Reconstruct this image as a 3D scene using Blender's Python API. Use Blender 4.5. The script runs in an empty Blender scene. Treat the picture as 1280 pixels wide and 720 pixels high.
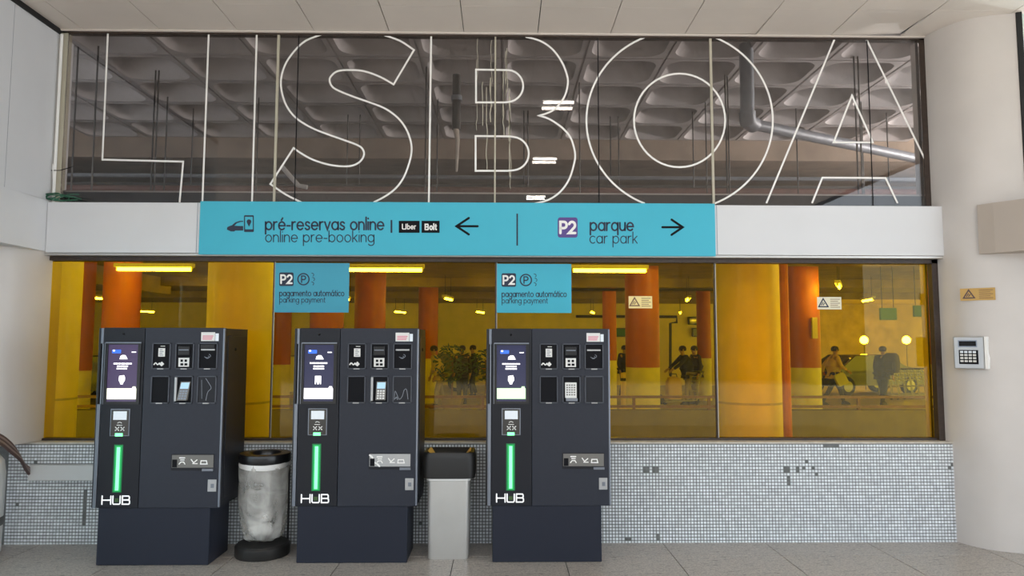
import bpy, bmesh, math, random
from mathutils import Vector, Matrix
random.seed(7)
SC = bpy.context.scene
COL = SC.collection
R = math.radians

# ------------------------------------------------------------------ camera
FPX = 880.0
PITCH, YAW, ROLL = R(4.41), R(.874), R(.102)
CAM = Vector((0, -5.766, 1.6))
fw = Vector((math.sin(YAW)*math.cos(PITCH), math.cos(YAW)*math.cos(PITCH), math.sin(PITCH)))
rt = Vector((math.cos(YAW), -math.sin(YAW), 0))
up = rt.cross(fw)
rt, up = math.cos(ROLL)*rt + math.sin(ROLL)*up, math.cos(ROLL)*up - math.sin(ROLL)*rt
cam = bpy.data.cameras.new('camera')
cam.sensor_width = 36.0
cam.lens = FPX/1280*36.0
cam.clip_end = 300
camo = bpy.data.objects.new('camera', cam)
COL.objects.link(camo)
camo.matrix_world = Matrix(((rt.x, up.x, -fw.x, CAM.x), (rt.y, up.y, -fw.y, CAM.y), (rt.z, up.z, -fw.z, CAM.z), (0, 0, 0, 1)))
SC.camera = camo

# ------------------------------------------------------------------ world, exposure
SC.view_settings.view_transform = 'Standard'
SC.view_settings.look = 'None'
SC.view_settings.gamma = 1
SC.view_settings.exposure = 0.0
try:
    SC.cycles.use_denoising = True
    SC.cycles.max_bounces = 8
    SC.cycles.transparent_max_bounces = 24
    SC.cycles.sample_clamp_indirect = 6
except Exception:
    pass
W = bpy.data.worlds.new('world')
SC.world = W
W.use_nodes = True
bg = W.node_tree.nodes['Background']
bg.inputs[0].default_value = (.80, .90, 1.0, 1)      # bright overcast sky
bg.inputs[1].default_value = 3.1
sun = bpy.data.lights.new('sun', 'SUN')
sun.energy = 9.0
sun.angle = R(3)
sun.color = (1, .95, .87)
suno = bpy.data.objects.new('sun', sun)
COL.objects.link(suno)
suno.rotation_euler = (R(24), R(10), 0)


def pt(px, py, y):
    """point of the plane y = const seen at a pixel of the photograph (1280x720)"""
    d = fw*FPX + rt*(px-640) - up*(py-360)
    return CAM + d*((y-CAM.y)/d.y)


# ------------------------------------------------------------------ materials
def mat(name, col, rough=.5, metal=0., var=0., scale=8., bump=0., emit=0., spec=.5, bscale=None, island=0., coat=0.):
    m = bpy.data.materials.new(name)
    m.use_nodes = True
    nt = m.node_tree
    b = nt.nodes['Principled BSDF']
    b.inputs['Base Color'].default_value = (*col, 1)
    b.inputs['Roughness'].default_value = rough
    b.inputs['Metallic'].default_value = metal
    b.inputs['Specular IOR Level'].default_value = spec
    b.inputs['Coat Weight'].default_value = coat
    tc = nt.nodes.new('ShaderNodeTexCoord')
    if var or island:
        rp = nt.nodes.new('ShaderNodeValToRGB')
        a = max(var, island)
        rp.color_ramp.elements[0].position = .25
        rp.color_ramp.elements[1].position = .75
        rp.color_ramp.elements[0].color = (*[c*(1-a) for c in col], 1)
        rp.color_ramp.elements[1].color = (*[min(1, c*(1+a)) for c in col], 1)
        if island:
            g = nt.nodes.new('ShaderNodeNewGeometry')
            rp.color_ramp.elements[0].position = 0
            rp.color_ramp.elements[1].position = 1
            nt.links.new(g.outputs['Random Per Island'], rp.inputs[0])
        else:
            n = nt.nodes.new('ShaderNodeTexNoise')
            n.inputs['Scale'].default_value = scale
            n.inputs['Detail'].default_value = 5
            nt.links.new(tc.outputs['Object'], n.inputs['Vector'])
            nt.links.new(n.outputs['Fac'], rp.inputs[0])
        nt.links.new(rp.outputs[0], b.inputs['Base Color'])
    if bump:
        n2 = nt.nodes.new('ShaderNodeTexNoise')
        n2.inputs['Scale'].default_value = bscale or scale*4
        n2.inputs['Detail'].default_value = 4
        nt.links.new(tc.outputs['Object'], n2.inputs['Vector'])
        bp = nt.nodes.new('ShaderNodeBump')
        bp.inputs['Strength'].default_value = bump
        bp.inputs['Distance'].default_value = .01
        nt.links.new(n2.outputs['Fac'], bp.inputs['Height'])
        nt.links.new(bp.outputs[0], b.inputs['Normal'])
    if emit:
        b.inputs['Emission Color'].default_value = (*col, 1)
        b.inputs['Emission Strength'].default_value = emit
    return m


def glass_mat(name, tint, ior=1.5, rough=0., streak=0.):
    m = bpy.data.materials.new(name)
    m.use_nodes = True
    nt = m.node_tree
    nt.nodes.clear()
    out = nt.nodes.new('ShaderNodeOutputMaterial')
    t = nt.nodes.new('ShaderNodeBsdfTransparent')
    g = nt.nodes.new('ShaderNodeBsdfGlossy')
    g.inputs['Roughness'].default_value = rough
    f = nt.nodes.new('ShaderNodeFresnel')
    f.inputs['IOR'].default_value = ior
    mx = nt.nodes.new('ShaderNodeMixShader')
    t.inputs[0].default_value = (*tint, 1)
    g.inputs[0].default_value = (1, 1, 1, 1)
    nt.links.new(f.outputs[0], mx.inputs[0])
    nt.links.new(t.outputs[0], mx.inputs[1])
    nt.links.new(g.outputs[0], mx.inputs[2])
    last = mx
    if streak:      # thin film of dust and dried runs on the pane
        tc = nt.nodes.new('ShaderNodeTexCoord')
        mp = nt.nodes.new('ShaderNodeMapping')
        mp.inputs['Scale'].default_value = (14, 14, .8)
        n = nt.nodes.new('ShaderNodeTexNoise')
        n.inputs['Scale'].default_value = 1.5
        n.inputs['Detail'].default_value = 6
        rp = nt.nodes.new('ShaderNodeValToRGB')
        rp.color_ramp.elements[0].position = .45
        rp.color_ramp.elements[0].color = (streak*.3,)*3 + (1,)
        rp.color_ramp.elements[1].position = .8
        rp.color_ramp.elements[1].color = (streak*2,)*3 + (1,)
        d = nt.nodes.new('ShaderNodeBsdfDiffuse')
        d.inputs[0].default_value = (.55, .55, .52, 1)
        m2 = nt.nodes.new('ShaderNodeMixShader')
        nt.links.new(tc.outputs['Object'], mp.inputs[0])
        nt.links.new(mp.outputs[0], n.inputs['Vector'])
        nt.links.new(n.outputs['Fac'], rp.inputs[0])
        nt.links.new(rp.outputs[0], m2.inputs[0])
        nt.links.new(mx.outputs[0], m2.inputs[1])
        nt.links.new(d.outputs[0], m2.inputs[2])
        last = m2
    nt.links.new(last.outputs[0], out.inputs[0])
    return m


def granite_mat():
    m = mat('granite', (.3, .28, .26), .28, spec=.5)
    nt = m.node_tree
    b = nt.nodes['Principled BSDF']
    tc = nt.nodes.new('ShaderNodeTexCoord')
    v = nt.nodes.new('ShaderNodeTexVoronoi')
    v.inputs['Scale'].default_value = 130
    n = nt.nodes.new('ShaderNodeTexNoise')
    n.inputs['Scale'].default_value = 60
    n.inputs['Detail'].default_value = 6
    rp = nt.nodes.new('ShaderNodeValToRGB')
    e = rp.color_ramp.elements
    e[0].position = 0
    e[0].color = (.09, .083, .075, 1)
    e[1].position = 1
    e[1].color = (.60, .53, .46, 1)
    k = e.new(.4)
    k.color = (.32, .285, .25, 1)
    mx = nt.nodes.new('ShaderNodeMix')
    mx.data_type = 'FLOAT'
    mx.inputs[0].default_value = .55
    sep = nt.nodes.new('ShaderNodeSeparateColor')
    nt.links.new(tc.outputs['Object'], v.inputs['Vector'])
    nt.links.new(tc.outputs['Object'], n.inputs['Vector'])
    nt.links.new(v.outputs['Color'], sep.inputs[0])
    nt.links.new(sep.outputs[0], mx.inputs[2])
    nt.links.new(n.outputs['Fac'], mx.inputs[3])
    nt.links.new(mx.outputs[0], rp.inputs[0])
    # dark dashes worn into the stone
    mp = nt.nodes.new('ShaderNodeMapping')
    mp.inputs['Scale'].default_value = (9, 45, 1)
    n3 = nt.nodes.new('ShaderNodeTexNoise')
    n3.inputs['Scale'].default_value = 1.0
    n3.inputs['Detail'].default_value = 2
    r3 = nt.nodes.new('ShaderNodeValToRGB')
    r3.color_ramp.elements[0].position = .63
    r3.color_ramp.elements[0].color = (1, 1, 1, 1)
    r3.color_ramp.elements[1].position = .69
    r3.color_ramp.elements[1].color = (.25, .24, .23, 1)
    m3 = nt.nodes.new('ShaderNodeMix')
    m3.data_type = 'RGBA'
    m3.blend_type = 'MULTIPLY'
    m3.inputs[0].default_value = 1
    nt.links.new(tc.outputs['Object'], mp.inputs[0])
    nt.links.new(mp.outputs[0], n3.inputs['Vector'])
    nt.links.new(n3.outputs['Fac'], r3.inputs[0])
    nt.links.new(rp.outputs[0], m3.inputs[6])
    nt.links.new(r3.outputs[0], m3.inputs[7])
    nt.links.new(m3.outputs[2], b.inputs['Base Color'])
    return m


M = {
 'granite': granite_mat(),
 'joint': mat('joint_filler', (.05, .05, .05), .8),
 'tile': mat('mosaic_tile', (.84, .87, .89), .22, island=.12),
 'grout': mat('grout', (.17, .175, .17), .9, var=.3, scale=20),
 'stone': mat('sill_stone', (.55, .50, .43), .5, var=.2, scale=15),
 'white': mat('white_panel', (.71, .71, .72), .42, var=.03, scale=2),
 'column_white': mat('white_paint', (.63, .58, .54), .35, var=.04, scale=3),
 'ceil': mat('ceiling_panel', (.74, .665, .60), .5, var=.06, scale=1.5),
 'black': mat('black_gap', (.012, .012, .012), .7),
 'frame': mat('brown_frame', (.045, .028, .02), .45, var=.3, scale=30),
 'alu': mat('aluminium', (.55, .53, .50), .35, metal=.7),
 'beige': mat('beige_seal', (.50, .46, .36), .5),
 'amber': glass_mat('amber_glass', (.99, .80, .10), 1.30, streak=.012),
 'smoke': glass_mat('smoked_glass', (.79, .765, .752), 1.45, streak=.008),
 'clear': glass_mat('clear_glass', (.86, .95, .96), 1.5),
 'vinyl': mat('white_vinyl', (.92, .90, .86), .5),
 'teal': mat('teal_sign', (.045, .46, .61), .4, var=.03, scale=2),
 'teal2': mat('teal_sign_deep', (.045, .36, .50), .4, var=.03, scale=2),
 'ink': mat('dark_ink', (.012, .02, .05), .5),
 'inkblack': mat('black_ink', (.006, .006, .008), .75, spec=.2),
 'purple': mat('purple_badge', (.10, .055, .25), .5),
 'slate': mat('slate_metal', (.027, .030, .041), .40, spec=.28, var=.05, scale=40, bump=.03, bscale=600),
 'slate_d': mat('dark_slate_metal', (.014, .015, .020), .38, spec=.28, bump=.03, bscale=600),
 'slate_p': mat('pedestal_slate', (.018, .021, .033), .42, spec=.28, bump=.03, bscale=600),
 'slate_l': mat('light_slate_metal', (.075, .082, .10), .4, spec=.4),
 'edge': mat('grey_edge', (.22, .24, .28), .3, metal=.6),
 'blackp': mat('black_plastic', (.010, .010, .011), .28),
 'blackm': mat('matt_black_plastic', (.016, .015, .014), .5),
 'lens': mat('dark_lens', (.004, .004, .005), .08),
 'silver': mat('silver', (.46, .46, .46), .35, metal=.5),
 'satin': mat('satin_steel', (.60, .59, .56), .34, metal=.55, var=.04, scale=5),
 'label_w': mat('white_label', (.78, .77, .74), .5),
 'pink': mat('pink_print', (.75, .25, .33), .5),
 'greyk': mat('grey_keys', (.17, .16, .145), .5),
 'scr_bg': mat('screen_violet', (.038, .026, .060), .2, emit=1.3),
 'scr_bg2': mat('screen_navy', (.016, .017, .042), .2, emit=1.3),
 'scr_w': mat('screen_white', (1, .97, 1), .3, emit=1.0),
 'scr_cream': mat('screen_cream', (.95, .95, .78), .3, emit=.75),
 'scr_mint': mat('screen_mint', (.62, .95, .55), .3, emit=.7),
 'scr_blue': mat('screen_blue', (.03, .12, .6), .3, emit=1.0),
 'green': mat('green_led', (.22, 1.0, .40), .3, emit=1.25),
 'green_glow_in': mat('green_halo_inner', (.008, .27, .07), .3, emit=1.0),
 'green_glow_out': mat('green_halo_outer', (.004, .13, .035), .3, emit=.8),
 'lcd': mat('lcd_grey', (.62, .66, .70), .2, emit=.35),
 'lcd_b': mat('lcd_blue', (.40, .62, .80), .2, emit=.3),
 'bag': None,
 'tube': mat('lamp_tube', (1, .93, .84), .4, emit=30),
 'tube_g': mat('garage_tube', (1, .97, .90), .4, emit=52),
 'tube_fill': mat('added_near_tube', (1, .97, .90), .4, emit=20),
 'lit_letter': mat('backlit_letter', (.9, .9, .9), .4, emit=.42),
 'globe': mat('globe_lamp', (1, .9, .65), .4, emit=90),
 'concrete': mat('concrete', (.48, .455, .455), .85, var=.22, scale=3, bump=.25, bscale=40),
 'concrete_b': mat('brown_concrete', (.38, .30, .23), .85, var=.25, scale=2.5, bump=.2, bscale=40),
 'cream': mat('cream_wall_paint', (.90, .82, .60), .7, var=.08, scale=2),
 'yellow': mat('yellow_column_paint', (.88, .83, .52), .55, var=.10, scale=4, bump=.15, bscale=30),
 'red': mat('red_column_paint', (.50, .12, .06), .5, var=.12, scale=4),
 'darkpaint': mat('dark_paint', (.05, .045, .04), .5, var=.2, scale=10),
 'brownpaint': mat('brown_paint', (.20, .10, .05), .5, var=.2, scale=10),
 'orangepipe': mat('orange_pipe', (.55, .20, .06), .45, var=.15, scale=10),
 'galv': mat('galvanised', (.26, .28, .31), .5, metal=.2, var=.15, scale=12),
 'pipe_red': mat('rusty_pipe', (.20, .10, .08), .6, var=.3, scale=12),
 'asphalt': mat('asphalt', (.40, .38, .35), .9, var=.2, scale=30),
 'facade': mat('facade_grey', (.13, .12, .11), .8, var=.15, scale=1),
 'garage_floor': mat('garage_floor', (.30, .25, .20), .45, var=.2, scale=1.2),
 'parapet': mat('parapet_concrete', (.20, .18, .15), .8, var=.15, scale=4),
 'beige_p': mat('beige_panel', (.47, .40, .34), .5, var=.04, scale=2),
 'cable_b': mat('brown_cable', (.09, .05, .045), .5),
 'cable_p': mat('mauve_cable', (.26, .19, .18), .5),
 'cable_g': mat('green_wire', (.03, .14, .08), .5),
 'warn': mat('warning_yellow', (.90, .72, .30), .5),
 'warn_w': mat('warning_pale', (.78, .72, .52), .5),
 'gold': mat('gold_sticker_and_reflection', (.55, .33, .08), .4),
 'skin': mat('skin', (.50, .30, .22), .55),
 'hair': mat('dark_hair', (.03, .02, .015), .6),
 'coat_d': mat('dark_coat', (.030, .028, .030), .8, var=.2, scale=12),
 'coat_n': mat('brown_coat', (.06, .05, .04), .8, var=.2, scale=12),
 'coat_p': mat('pale_pink_coat', (.86, .62, .56), .8, var=.08, scale=12),
 'coat_y': mat('sand_coat', (.62, .52, .33), .8, var=.12, scale=12),
 'jeans': mat('dark_jeans', (.030, .035, .05), .8, var=.2, scale=20),
 'khaki': mat('khaki_cloth', (.34, .29, .20), .8, var=.2, scale=20),
 'bagcloth': mat('pale_bag', (.80, .78, .68), .6),
 'yellowcloth': mat('yellow_bag', (.85, .62, .16), .6),
 'rubber': mat('rubber', (.015, .015, .015), .7),
 'carpaint_w': mat('white_car_paint', (.75, .73, .70), .25, coat=.6),
 'carpaint_d': mat('dark_car_paint', (.03, .03, .035), .25, coat=.6),
 'carpaint_g': mat('grey_car_paint', (.20, .20, .21), .25, coat=.6),
 'carglass': mat('car_glass', (.01, .012, .014), .08),
 'plastic_w': mat('white_plastic', (.68, .68, .66), .35, var=.04, scale=4),
 'band_g': mat('grey_band', (.10, .10, .095), .6),
 'leaf': mat('leaf', (.05, .10, .03), .6, island=.5),
 'blue_p': mat('blue_poster', (.05, .22, .40), .5),
 'greens': mat('green_sign', (.03, .20, .08), .5),
}


def bag_mat():
    m = bpy.data.materials.new('clear_bag')
    m.use_nodes = True
    nt = m.node_tree
    b = nt.nodes['Principled BSDF']
    b.inputs['Base Color'].default_value = (.84, .82, .77, 1)
    b.inputs['Roughness'].default_value = .28
    t = nt.nodes.new('ShaderNodeBsdfTransparent')
    t.inputs[0].default_value = (.93, .92, .90, 1)
    mx = nt.nodes.new('ShaderNodeMixShader')
    n = nt.nodes.new('ShaderNodeTexNoise')
    n.inputs['Scale'].default_value = 5
    n.inputs['Distortion'].default_value = 1.2
    n.inputs['Detail'].default_value = 6
    tc = nt.nodes.new('ShaderNodeTexCoord')
    mr = nt.nodes.new('ShaderNodeMapRange')
    mr.inputs[1].default_value = .35
    mr.inputs[2].default_value = .7
    mr.inputs[3].default_value = .16
    mr.inputs[4].default_value = .60
    nt.links.new(tc.outputs['Object'], n.inputs['Vector'])
    nt.links.new(n.outputs['Fac'], mr.inputs[0])
    nt.links.new(mr.outputs[0], mx.inputs[0])
    nt.links.new(t.outputs[0], mx.inputs[1])
    nt.links.new(b.outputs[0], mx.inputs[2])
    nt.links.new(mx.outputs[0], nt.nodes['Material Output'].inputs[0])
    return m


M['bag'] = bag_mat()


# ------------------------------------------------------------------ mesh helpers
class MB:
    def __init__(s):
        s.v, s.f = [], []

    def add(s, vs, fs):
        k = len(s.v)
        s.v += [tuple(v) for v in vs]
        s.f += [tuple(i+k for i in f) for f in fs]
        return s

    def box(s, x0, x1, y0, y1, z0, z1, bev=0.):
        if bev <= 0:
            vs = [(x, y, z) for z in (z0, z1) for y in (y0, y1) for x in (x0, x1)]
            return s.add(vs, [(0, 2, 3, 1), (4, 5, 7, 6), (0, 1, 5, 4), (1, 3, 7, 5), (3, 2, 6, 7), (2, 0, 4, 6)])
        bm = bmesh.new()
        bmesh.ops.create_cube(bm, size=1)
        for v in bm.verts:
            v.co = Vector(((x0+x1)/2+v.co.x*(x1-x0), (y0+y1)/2+v.co.y*(y1-y0), (z0+z1)/2+v.co.z*(z1-z0)))
        bmesh.ops.bevel(bm, geom=bm.edges[:], offset=bev, segments=2, affect='EDGES', profile=.5)
        bm.verts.index_update()
        s.add([v.co for v in bm.verts], [[v.index for v in f.verts] for f in bm.faces])
        bm.free()
        return s

    def prism(s, poly, axis, a0, a1):
        """poly of 2D points extruded along axis: 'z' (x,y) | 'y' (x,z) | 'x' (y,z)"""
        n = len(poly)
        def mk(p, a):
            return (p[0], p[1], a) if axis == 'z' else (p[0], a, p[1]) if axis == 'y' else (a, p[0], p[1])
        vs = [mk(p, a0) for p in poly] + [mk(p, a1) for p in poly]
        fs = [tuple(range(n))[::-1], tuple(range(n, 2*n))] + [(i, (i+1) % n, n+(i+1) % n, n+i) for i in range(n)]
        return s.add(vs, fs)

    def tube(s, pts, r, n=8, caps=True, radii=None):
        pts = [Vector(p) for p in pts]
        base = len(s.v)
        prev = None
        for i, p in enumerate(pts):
            a = pts[max(0, i-1)]
            b = pts[min(len(pts)-1, i+1)]
            t = (b-a).normalized()
            if prev is None:
                u = t.orthogonal().normalized()
            else:
                u = (prev - t*prev.dot(t))
                u = u.normalized() if u.length > 1e-6 else t.orthogonal().normalized()
            prev = u
            w = t.cross(u)
            rr = radii[i] if radii else r
            for k in range(n):
                c, q = math.cos(2*math.pi*k/n), math.sin(2*math.pi*k/n)
                s.v.append(tuple(p + u*(c*rr) + w*(q*rr)))
        for i in range(len(pts)-1):
            for k in range(n):
                a, b = base+i*n+k, base+i*n+(k+1) % n
                s.f.append((a, b, b+n, a+n))
        if caps:
            s.f.append(tuple(base+k for k in range(n))[::-1])
            s.f.append(tuple(base+(len(pts)-1)*n+k for k in range(n)))
        return s

    def lathe(s, prof, c=(0, 0, 0), n=24, sx=1., sy=1., cap0=True, cap1=True):
        base = len(s.v)
        for r, z in prof:
            for k in range(n):
                a = 2*math.pi*k/n
                s.v.append((c[0]+r*sx*math.cos(a), c[1]+r*sy*math.sin(a), c[2]+z))
        for i in range(len(prof)-1):
            for k in range(n):
                a, b = base+i*n+k, base+i*n+(k+1) % n
                s.f.append((a, b, b+n, a+n))
        if cap0:
            s.f.append(tuple(base+k for k in range(n))[::-1])
        if cap1:
            s.f.append(tuple(base+(len(prof)-1)*n+k for k in range(n)))
        return s

    def loft(s, loops, cap0=True, cap1=True):
        n = len(loops[0])
        base = len(s.v)
        for l in loops:
            s.v += [tuple(p) for p in l]
        for i in range(len(loops)-1):
            for k in range(n):
                a, b = base+i*n+k, base+i*n+(k+1) % n
                s.f.append((a, b, b+n, a+n))
        if cap0:
            s.f.append(tuple(base+k for k in range(n))[::-1])
        if cap1:
            s.f.append(tuple(base+(len(loops)-1)*n+k for k in range(n)))
        return s

    def stroke(s, pts, w, to3, closed=False, cap=True):
        """flat ribbon of width w along 2D points, mapped to 3D with to3(x, y)"""
        P = [Vector((p[0], p[1])) for p in pts]
        n = len(P)
        L, Rr = [], []
        for i in range(n):
            a = P[(i-1) % n] if (closed or i > 0) else None
            b = P[(i+1) % n] if (closed or i < n-1) else None
            d1 = (P[i]-a).normalized() if a is not None else None
            d2 = (b-P[i]).normalized() if b is not None else None
            if d1 is None:
                d1 = d2
            if d2 is None:
                d2 = d1
            n1, n2 = Vector((-d1.y, d1.x)), Vector((-d2.y, d2.x))
            m = n1+n2
            m = m.normalized() if m.length > 1e-6 else n1
            k = 1/max(.35, m.dot(n1))
            L.append(P[i]+m*(w/2*k))
            Rr.append(P[i]-m*(w/2*k))
        base = len(s.v)
        s.v += [tuple(to3(*p)) for p in L] + [tuple(to3(*p)) for p in Rr]
        for i in range(n if closed else n-1):
            j = (i+1) % n
            s.f.append((base+i, base+j, base+n+j, base+n+i))
        if cap and not closed:
            for i, q in ((0, P[0]-P[1]), (n-1, P[-1]-P[-2])):
                a0 = math.atan2(q.y, q.x)
                k = len(s.v)
                s.v += [tuple(to3(P[i].x+w/2*math.cos(a0+t), P[i].y+w/2*math.sin(a0+t)))
                        for t in [math.pi*(-.5+h/6) for h in range(7)]]
                s.f.append(tuple(range(k, k+7)))
        return s

    def build(s, name, m, parent=None, label=None, smooth=False, kind=None):
        me = bpy.data.meshes.new(name)
        me.from_pydata(s.v, [], s.f)
        bm = bmesh.new()
        bm.from_mesh(me)
        bmesh.ops.recalc_face_normals(bm, faces=bm.faces)
        bm.to_mesh(me)
        bm.free()
        me.update()
        me.materials.append(m)
        if smooth:
            me.polygons.foreach_set('use_smooth', [True]*len(me.polygons))
            try:
                me.set_sharp_from_angle(angle=R(35))
            except Exception:
                pass
        o = bpy.data.objects.new(name, me)
        COL.objects.link(o)
        if parent:
            o.parent = parent
        if label:
            o['label'] = label
        if kind:
            o['kind'] = kind
        return o


def empty(name, loc=(0, 0, 0), rz=0.):
    o = bpy.data.objects.new(name, None)
    o.empty_display_size = .1
    COL.objects.link(o)
    o.location = loc
    o.rotation_euler = (0, 0, rz)
    return o


def tag(o, label, cat, group=None, kind=None):
    o['label'] = label
    o['category'] = cat
    if group:
        o['group'] = group
    if kind:
        o['kind'] = kind
    return o


def struct(o, label=None):
    o['kind'] = 'structure'
    if label:
        o['label'] = label
    return o


def copy_tree(o, parent=None):
    c = o.copy()
    COL.objects.link(c)
    if parent:
        c.parent = parent
    for ch in list(o.children):
        copy_tree(ch, c)
    return c


def BX(*a, bev=0.):
    return MB().box(*a, bev=bev)


def rrect(x0, x1, y0, y1, r, n=4):
    out = []
    for cx, cy, a0 in ((x1-r, y1-r, 0), (x0+r, y1-r, 90), (x0+r, y0+r, 180), (x1-r, y0+r, 270)):
        for k in range(n+1):
            a = R(a0+90*k/n)
            out.append((cx+r*math.cos(a), cy+r*math.sin(a)))
    return out


# ------------------------------------------------------------------ stroke lettering (round geometric hand)
def arc(cx, cy, rx, ry, a0, a1, n=14):
    return [(cx+rx*math.cos(R(a0+(a1-a0)*k/n)), cy+ry*math.sin(R(a0+(a1-a0)*k/n))) for k in range(n+1)]


ring = arc(.5, .5, .5, .5, 0, 360, 24)
GLY = {
 'a': ([ring, [(1, 1), (1, 0)]], 1.0), 'b': ([ring, [(0, 1.6), (0, 0)]], 1.0), 'c': ([arc(.5, .5, .5, .5, 48, 312, 18)], .85),
 'd': ([ring, [(1, 1.6), (1, 0)]], 1.0),
 'e': ([[(.02, .5)] + arc(.5, .5, .5, .5, 0, 318, 20)], 1.0), 'g': ([ring, [(1, 1), (1, -.15)] + arc(.5, -.15, .5, .38, 0, -150, 10)[1:]], 1.0),
 'i': ([[(0, 1), (0, 0)], [(0, 1.42), (0, 1.46)]], 0.0), 'k': ([[(0, 1.6), (0, 0)], [(.72, 1), (0, .38)], [(.24, .58), (.76, 0)]], .76),
 'l': ([[(0, 1.6), (0, 0)]], 0.0),
 'm': ([[(0, 1), (0, 0)], arc(.38, .6, .38, .4, 180, 0, 10) + [(.76, 0)], arc(1.14, .6, .38, .4, 180, 0, 10) + [(1.52, 0)]], 1.52),
 'n': ([[(0, 1), (0, 0)], arc(.42, .58, .42, .42, 180, 0, 12) + [(.84, 0)]], .84), 'o': ([ring], 1.0),
 'p': ([ring, [(0, 1), (0, -.55)]], 1.0), 'q': ([ring, [(1, 1), (1, -.55)]], 1.0),
 'r': ([[(0, 1), (0, 0)], arc(.42, .55, .42, .45, 180, 80, 8)], .48),
 's': ([[(.66, .85), (.5, .97), (.33, 1.0), (.14, .95), (.05, .77), (.13, .6), (.36, .5), (.58, .41), (.68, .25), (.58, .06), (.36, 0), (.16, .03), (0, .16)]], .68),
 't': ([[(.22, 1.4), (.22, .2), (.32, .03), (.5, 0)], [(0, 1), (.48, 1)]], .5), 'u': ([[(0, 1)] + arc(.42, .42, .42, .42, 180, 360, 12) + [(.84, 1)], [(.84, 1), (.84, 0)]], .84),
 'v': ([[(0, 1), (.42, 0), (.84, 1)]], .84), 'y': ([[(0, 1), (.44, 0)], [(.86, 1), (.30, -.38), (.12, -.5)]], .86),
 '-': ([[(0, .5), (.5, .5)]], .5), ' ': ([], .35), '|': ([[(0, 1.6), (0, -.4)]], 0),
 'H': ([[(0, 1), (0, 0)], [(.9, 1), (.9, 0)], [(0, .5), (.9, .5)]], .9),
 'U': ([[(0, 1), (0, .14), (.1, 0), (.8, 0), (.9, .14), (.9, 1)]], .9),
 'B': ([[(0, 0), (0, 1), (.75, 1), (.85, .88), (.85, .62), (.75, .52), (0, .52)], [(.75, .52), (.9, .4), (.9, .12), (.8, 0), (0, 0)]], .9),
 'P': ([[(0, 0), (0, 1), (.34, 1)] + arc(.36, .72, .3, .28, 90, -90, 10) + [(0, .44)]], .66),
 '2': ([arc(.32, .70, .32, .30, 160, -35, 10) + [(0, 0), (.66, 0)]], .66),
}
GLY['é'] = (GLY['e'][0] + [[(.42, 1.22), (.62, 1.5)]], 1.0)
GLY['á'] = (GLY['a'][0] + [[(.42, 1.22), (.62, 1.5)]], 1.0)


def write(mb, text, x0, x1, base, xh, w, to3, gap=.34):
    """text between x0 and x1 (plane units), baseline and x-height given"""
    adv = 0
    places = []
    for ch in text:
        places.append(adv)
        adv += GLY[ch][1] + gap
    adv -= gap
    sx = (x1-x0)/adv
    for ch, p in zip(text, places):
        for pl in GLY[ch][0]:
            closed = pl is ring
            q = [(x0+(p+a)*sx, base+b*xh) for a, b in (pl[:-1] if closed else pl)]
            mb.stroke(q, w, to3, closed=closed)


# ================================================================== STRUCTURE
ZC = 4.25          # ceiling
YG = .12           # plane of the glass
# ---- floor of the hall
fl = struct(BX(-9, 12, -40, .14, -.25, -.012).build('floor', M['asphalt']))
jx = [-5.28+.822*k for k in range(15)]
jx = [x+(-1.168-(-5.28+.822*5)) for x in jx]
jy = [0.0, -.349, -1.17, -1.99, -2.81, -3.63, -4.45, -5.27, -6.09, -6.91, -7.73]
slab_cache = {}
for j in range(len(jy)-1):
    for i in range(len(jx)-1):
        g = .003
        a, b, c, d = jx[i]+g, jx[i+1]-g, jy[j+1]+g, jy[j]-g
        key = round(d-c, 3)
        if key not in slab_cache:
            o = BX(0, b-a, 0, d-c, -.03, 0, bev=.0015).build('floor_slab', M['granite'], fl)
            slab_cache[key] = o
        else:
            o = slab_cache[key].copy()
            COL.objects.link(o)
        o.location = (a, c, 0)
BX(jx[0], jx[-1], -7.73, 0, -.02, -.006).build('joint_bed', M['joint'], fl)

# ---- hall ceiling
ce = struct(BX(-6.3, 6.3, -7.6, YG+.03, ZC+.05, ZC+.3).build('ceiling', M['black']))
cj = [-5.49, -4.85, -4.21, -3.57, -2.912, -2.255, -1.605, -.966, -.328, .306, .933, 1.573, 2.192, 2.838, 3.463, 4.10, 4.74, 5.38, 6.02]
cy = [YG, -.381, -1.58, -2.78, -3.98, -5.18, -6.38, -7.58]
for j in range(len(cy)-1):
    for i in range(len(cj)-1):
        g = .0035
        mb = BX(cj[i]+g, cj[i+1]-g, cy[j+1]+(.001 if j == 0 else g), cy[j]-.002, ZC, ZC+.02)
        o = mb.build('ceiling_panel', M['ceil'], ce)
        if j == 0 and i in (11, 13):        # two panels have sprung out of line at one corner
            for v in o.data.vertices:
                if v.co.y > -.1 and v.co.x > cj[i+1]-.1:
                    v.co.z += .012 if i == 11 else .034

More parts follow.
